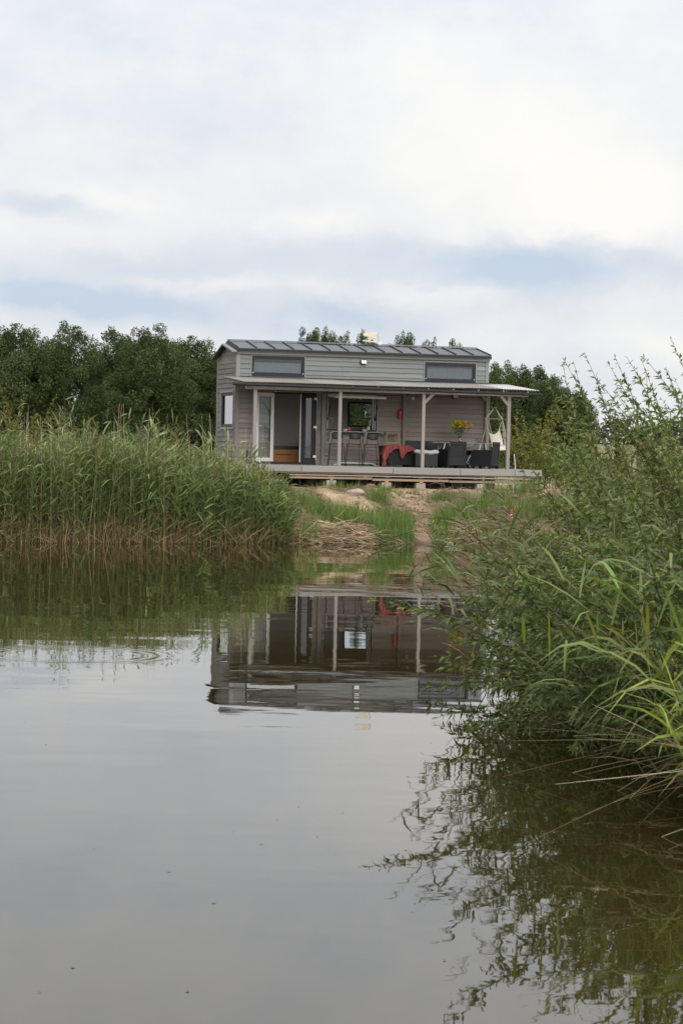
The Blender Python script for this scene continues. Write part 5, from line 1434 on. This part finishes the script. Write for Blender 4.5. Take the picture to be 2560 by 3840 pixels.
# taller bright sedge tufts
for cx, cy, r, hh, n_ in ((0.2, 57.6, .5, .55, 500), (0.9, 57.4, .5, .5, 500), (-0.5, 58.6, .45, .5, 420), (1.45, 57.5, .35, .5, 350), (2.55, 58.0, .3, .55, 260), (2.9, 59.6, .4, .55, 350), (3.5, 60.8, .5, .5, 380), (1.3, 59.0, .5, .42, 420),
                          (0.95, 60.6, .3, .4, 240), (4.2, 60.6, .6, .55, 420), (5.2, 60.4, .6, .6, 420), (3.2, 58.0, .35, .5, 260), (-0.9, 59.6, .5, .5, 320), (0.2, 59.0, .45, .42, 320), (2.6, 61.6, .35, .38, 160), (3.9, 62.0, .4, .42, 200), (1.1, 61.9, .3, .32, 110), (-0.2, 62.4, .3, .35, 110), (0.35, 62.7, .25, .25, 70), (1.9, 62.6, .25, .22, 60), (4.8, 62.4, .4, .5, 220)):
    X = g.normal(cx, r * .55, n_); Y = g.normal(cy, r * .55, n_); Y = np.maximum(Y, shore_pts(np.clip(X, -9, 8)) + 0.1)
    grass(X, Y, hh * g.uniform(0.5, 1.15, n_), jit((0.115, 0.165, 0.040), n_, .24, .10, g), w=0.007, lean=0.2, droop=0.25, n=4)
# sedge standing right at the water line
for x0, x1, n_ in ((0.75, 1.75, 420), (2.2, 2.75, 150), (-1.0, -0.5, 160), (3.3, 4.5, 200)):
    X = g.uniform(x0, x1, n_); Y = shore_pts(X) + g.uniform(-0.05, 0.5, n_)
    grass(X, Y, g.uniform(0.3, 0.65, n_), jit((0.11, 0.18, 0.042), n_, .18, .08, g), w=0.007, lean=0.12, n=4, z=np.maximum(height(X, Y), -0.02))
tag(gv.build('bank_grass', M['reed']), 'patchy green grass and sedge on the bank below the terrace', kind='stuff')
# dry meadow beyond the reeds and to the right
gv = Veg()
N = 9000
X = g.uniform(-12, -2.9, N); Y = g.uniform(59, 70, N); k = ~((X > -3.4) & (Y > 64.0)); X, Y = X[k], Y[k]
hm = np.where(g.random(len(X)) < 0.15, 1.0, 0.65)
grass(X, Y, hm * g.uniform(0.7, 1.3, len(X)), np.where((g.random(len(X)) < 0.6)[:, None], jit((0.36, 0.26, 0.13), len(X), .18, .06, g), jit((0.13, 0.16, 0.055), len(X), .2, .06, g)), w=0.009, lean=0.13, droop=0.12, n=3)
N = 5000
X = g.uniform(5.2, 14, N); Y = g.uniform(58.5, 75, N)
k = ~((X < 6.5) & (Y > 62)); X, Y = X[k], Y[k]
grass(X, Y, g.uniform(0.3, 0.75, len(X)), np.where((g.random(len(X)) < 0.4)[:, None], jit((0.33, 0.25, 0.12), len(X), .18, .06, g), jit((0.11, 0.16, 0.05), len(X), .2, .06, g)), w=0.010, lean=0.15, droop=0.15, n=3)
tag(gv.build('meadow_grass', M['reed']), 'tall dry meadow grass behind the reeds and beside the terrace', kind='stuff')

# ---- reeds and stalks of the near right bank
nv = Veg()
g = np.random.default_rng(15)
def near_reeds(N, x, y, sx, sy, H, bias, green, lw, ll, nl=8, hang=0.5, plume=0.0, lean=0.12):
    X = g.normal(x, sx, N); Y = g.normal(y, sy, N); Z = np.maximum(height(X, Y), 0.0)
    reeds(nv, X, Y, Z - 0.05, g.uniform(H[0], H[1], N), g, green=green, nleaf=nl, leafL=ll, lwid=lw, stem=0.0045, lean=lean, bias=bias, plume=plume, hang=hang, dead=0.08, wind=(-0.7, -0.1))
near_reeds(64, 3.0, 15.6, 0.28, 0.7, (1.5, 2.1), (-0.55, -0.05), (0.115, 0.150, 0.036), 0.0115, (0.4, 0.7), hang=0.55)
near_reeds(40, 2.8, 14.2, 0.22, 0.5, (1.2, 1.8), (-0.45, -0.05), (0.165, 0.205, 0.036), 0.012, (0.4, 0.7), hang=0.6)
near_reeds(46, 3.15, 17.6, 0.35, 0.8, (1.5, 2.2), (-0.65, -0.05), (0.090, 0.125, 0.036), 0.011, (0.35, 0.6), hang=0.5, plume=0.3)
near_reeds(70, 2.65, 20.4, 0.3, 0.9, (1.9, 2.85), (-0.72, -0.05), (0.090, 0.122, 0.040), 0.010, (0.35, 0.55), hang=0.5, plume=0.6)
near_reeds(46, 2.5, 22.8, 0.3, 0.8, (1.6, 2.3), (-0.5, 0.0), (0.075, 0.115, 0.045), 0.011, (0.35, 0.55), hang=0.45, plume=0.7)
near_reeds(40, 4.2, 25.0, 0.5, 1.0, (2.2, 3.0), (-0.12, 0.0), (0.075, 0.115, 0.045), 0.011, (0.35, 0.55), hang=0.45, plume=0.5)
near_reeds(30, 4.0, 29.5, 0.5, 1.0, (1.9, 2.7), (-0.12, 0.0), (0.075, 0.115, 0.045), 0.011, (0.35, 0.55), hang=0.45, plume=0.7)
tag(nv.build('leaning_reeds', M['reed']), 'broad leaved reeds leaning over the water at the right edge', kind='stuff')
sv = Veg()
N = 90
P = np.stack([g.uniform(2.3, 3.0, N), g.uniform(13.8, 20.5, N), g.uniform(0.05, 0.6, N)], 1)
D = np.stack([-g.uniform(0.5, 1.0, N), g.normal(-0.1, 0.35, N), g.normal(0.02, 0.22, N)], 1)
sv.ribbons(P, D, g.uniform(0.6, 1.6, N), 0.0035, g.uniform(0, 0.2, N), n=5, prof=[1, 1, .9, .8, .6, .3], col=jit((0.30, 0.235, 0.15), N, 0.3, 0.06, g))
N = 60
P = np.stack([g.uniform(2.0, 2.7, N), g.uniform(17, 20.5, N), g.uniform(0.0, 0.1, N)], 1)
D = np.stack([-g.uniform(0.1, 1.0, N), g.normal(-0.1, 0.3, N), g.uniform(0.2, 1, N)], 1)
sv.ribbons(P, D, g.uniform(0.5, 1.1, N), 0.0035, g.uniform(0, 0.2, N), n=4, prof=[1, 1, .8, .6, .3], col=jit((0.13, 0.11, 0.07), N, 0.3, 0.06, g))
tag(sv.build('dry_stalks', M['dry']), 'thin dry stalks poking out over the water under the willows', kind='stuff')

# ---- the flowers in the vase
t = empty('flower_bouquet', HW(6.17, -1.08, 0.74), TH, 'bouquet of orange and yellow wild flowers in the glass vase', 'flowers')
g = np.random.default_rng(9)
sv = Veg(); fv = Veg(); pv = Veg()
N = 42
D = np.stack([g.normal(-0.05, 0.30, N), g.normal(0, 0.28, N), np.ones(N)], 1); Ls = g.uniform(0.42, 0.60, N)
P = np.stack([g.normal(0, 0.01, N), g.normal(0, 0.01, N), np.zeros(N)], 1)
sv.ribbons(P, D, Ls, 0.0022, 0.03, n=3, prof=[1, 1, 1, .8], col=jit((0.10, 0.15, 0.04), N, .15, .05, g))
Dn = norm(D)
for k in range(9):
    s_ = g.uniform(0.45, 0.95, N)
    fv.ribbons(P + Dn * (Ls * s_)[:, None], Dn + sph(N, g) * 0.9, 0.06, 0.007, 0.3, n=2, prof=[.4, 1, .1], col=jit((0.10, 0.17, 0.035), N, .2, .06, g))
tips = P + Dn * Ls[:, None]
for k in range(60):
    off = sph(N, g) * g.uniform(0.005, 0.046, (N, 1)) * np.array([1, 1, 0.5])
    left = tips[:, 0] < -0.05
    cc_ = np.where(left[:, None], jit((0.60, 0.58, 0.05), N, .15, .06, g), jit((0.92, 0.50, 0.012), N, .15, .06, g))
    pv.ribbons(tips + off, sph(N, g) + np.array([0, -0.3, .8]), 0.024, 0.010, 0.1, n=1, prof=[1, .7], col=cc_)
sv.build('stems', M['leaf'], t); fv.build('leaves', M['leaf'], t); pv.build('blossoms', M['petal'], t)

# ---- weeds and dead stems all over the rough bank
gv = Veg(); g = np.random.default_rng(64)
N = 3600
X = g.uniform(-1.2, 5.5, N); Y = g.uniform(56.4, 63.4, N); d = signed_dist(X, Y); k = (d > 0.05) & (g.random(N) < 0.35 + 0.65 * (vnoise(X, Y, 0.5, 41) > 0.5)); X, Y = X[k], Y[k]; N = len(X)
D = np.stack([g.normal(0, 1, N), g.normal(0, 0.8, N), g.uniform(-0.05, 0.5, N)], 1)
gv.ribbons(np.stack([X, Y, height(X, Y) + 0.012], 1), D, g.uniform(0.08, 0.32, N), 0.0055, g.uniform(0, .3, N), n=2, prof=[1, 1, .5], col=jit((0.25, 0.165, 0.10), N, 0.35, 0.08, g))
tag(gv.build('dead_grass', M['dry']), 'brown dead grass and roots strewn over the sandy bank', kind='stuff')
# clods of soil
b = MB()
for i in range(260):
    x = g.uniform(-1.0, 5.0); y = g.uniform(57.2, 62.8)
    if signed_dist(x, y) < 0.15: continue
    if i > 110: x = float(path_x(y)) + g.normal(0, 0.35)
    r_ = g.uniform(0.02, 0.07) * (1 if i > 40 else 1.5); z = float(height(x, y))
    k0 = len(b.v)
    b.lathe([(r_ * 0.7, -r_ * .4), (r_, 0.1 * r_), (r_ * 0.55, r_ * 0.6)], (0, 0, 0), 6)
    a = g.uniform(0, 6.28)
    for q in range(k0, len(b.v)):
        v = b.v[q]; s1 = 1 + 0.25 * math.sin(q * 7.1); vx, vy = v[0] * 1.4 * s1, v[1] * s1
        b.v[q] = (x + vx * math.cos(a) - vy * math.sin(a), y + vx * math.sin(a) + vy * math.cos(a), z + v[2])
M['clod'] = plain('soil_clod', (0.24, 0.165, 0.115), 0.95, var=0.3, scale=9, spec=0.1)
tag(b.build('soil_clods', M['clod'], smooth=True), 'clods of brown sandy soil on the bank and along the trodden path', kind='stuff')
# bits of leaf and seed adrift on the pond
b = MB()
for i in range(46):
    y = g.uniform(9.5, 34) if i > 3 else (14.0, 13.6, 13.9, 21.5)[i]; x = g.uniform(-0.14 * y, 0.06 * y) if i > 3 else (-0.60, -0.42, -0.1, -1.1)[i]
    r_ = g.uniform(0.004, 0.011); a = g.uniform(0, 3.14)
    b.add([(x - r_ * 2 * math.cos(a), y - r_ * 2 * math.sin(a), 0.002), (x + r_ * math.sin(a), y - r_ * math.cos(a), 0.003), (x + r_ * 2 * math.cos(a), y + r_ * 2 * math.sin(a), 0.004), (x - r_ * math.sin(a), y + r_ * math.cos(a), 0.003)], [(0, 1, 2, 3)])
tag(b.build('floating_bits', M['bark']), 'tiny bits of leaf and seed floating on the pond', kind='stuff')
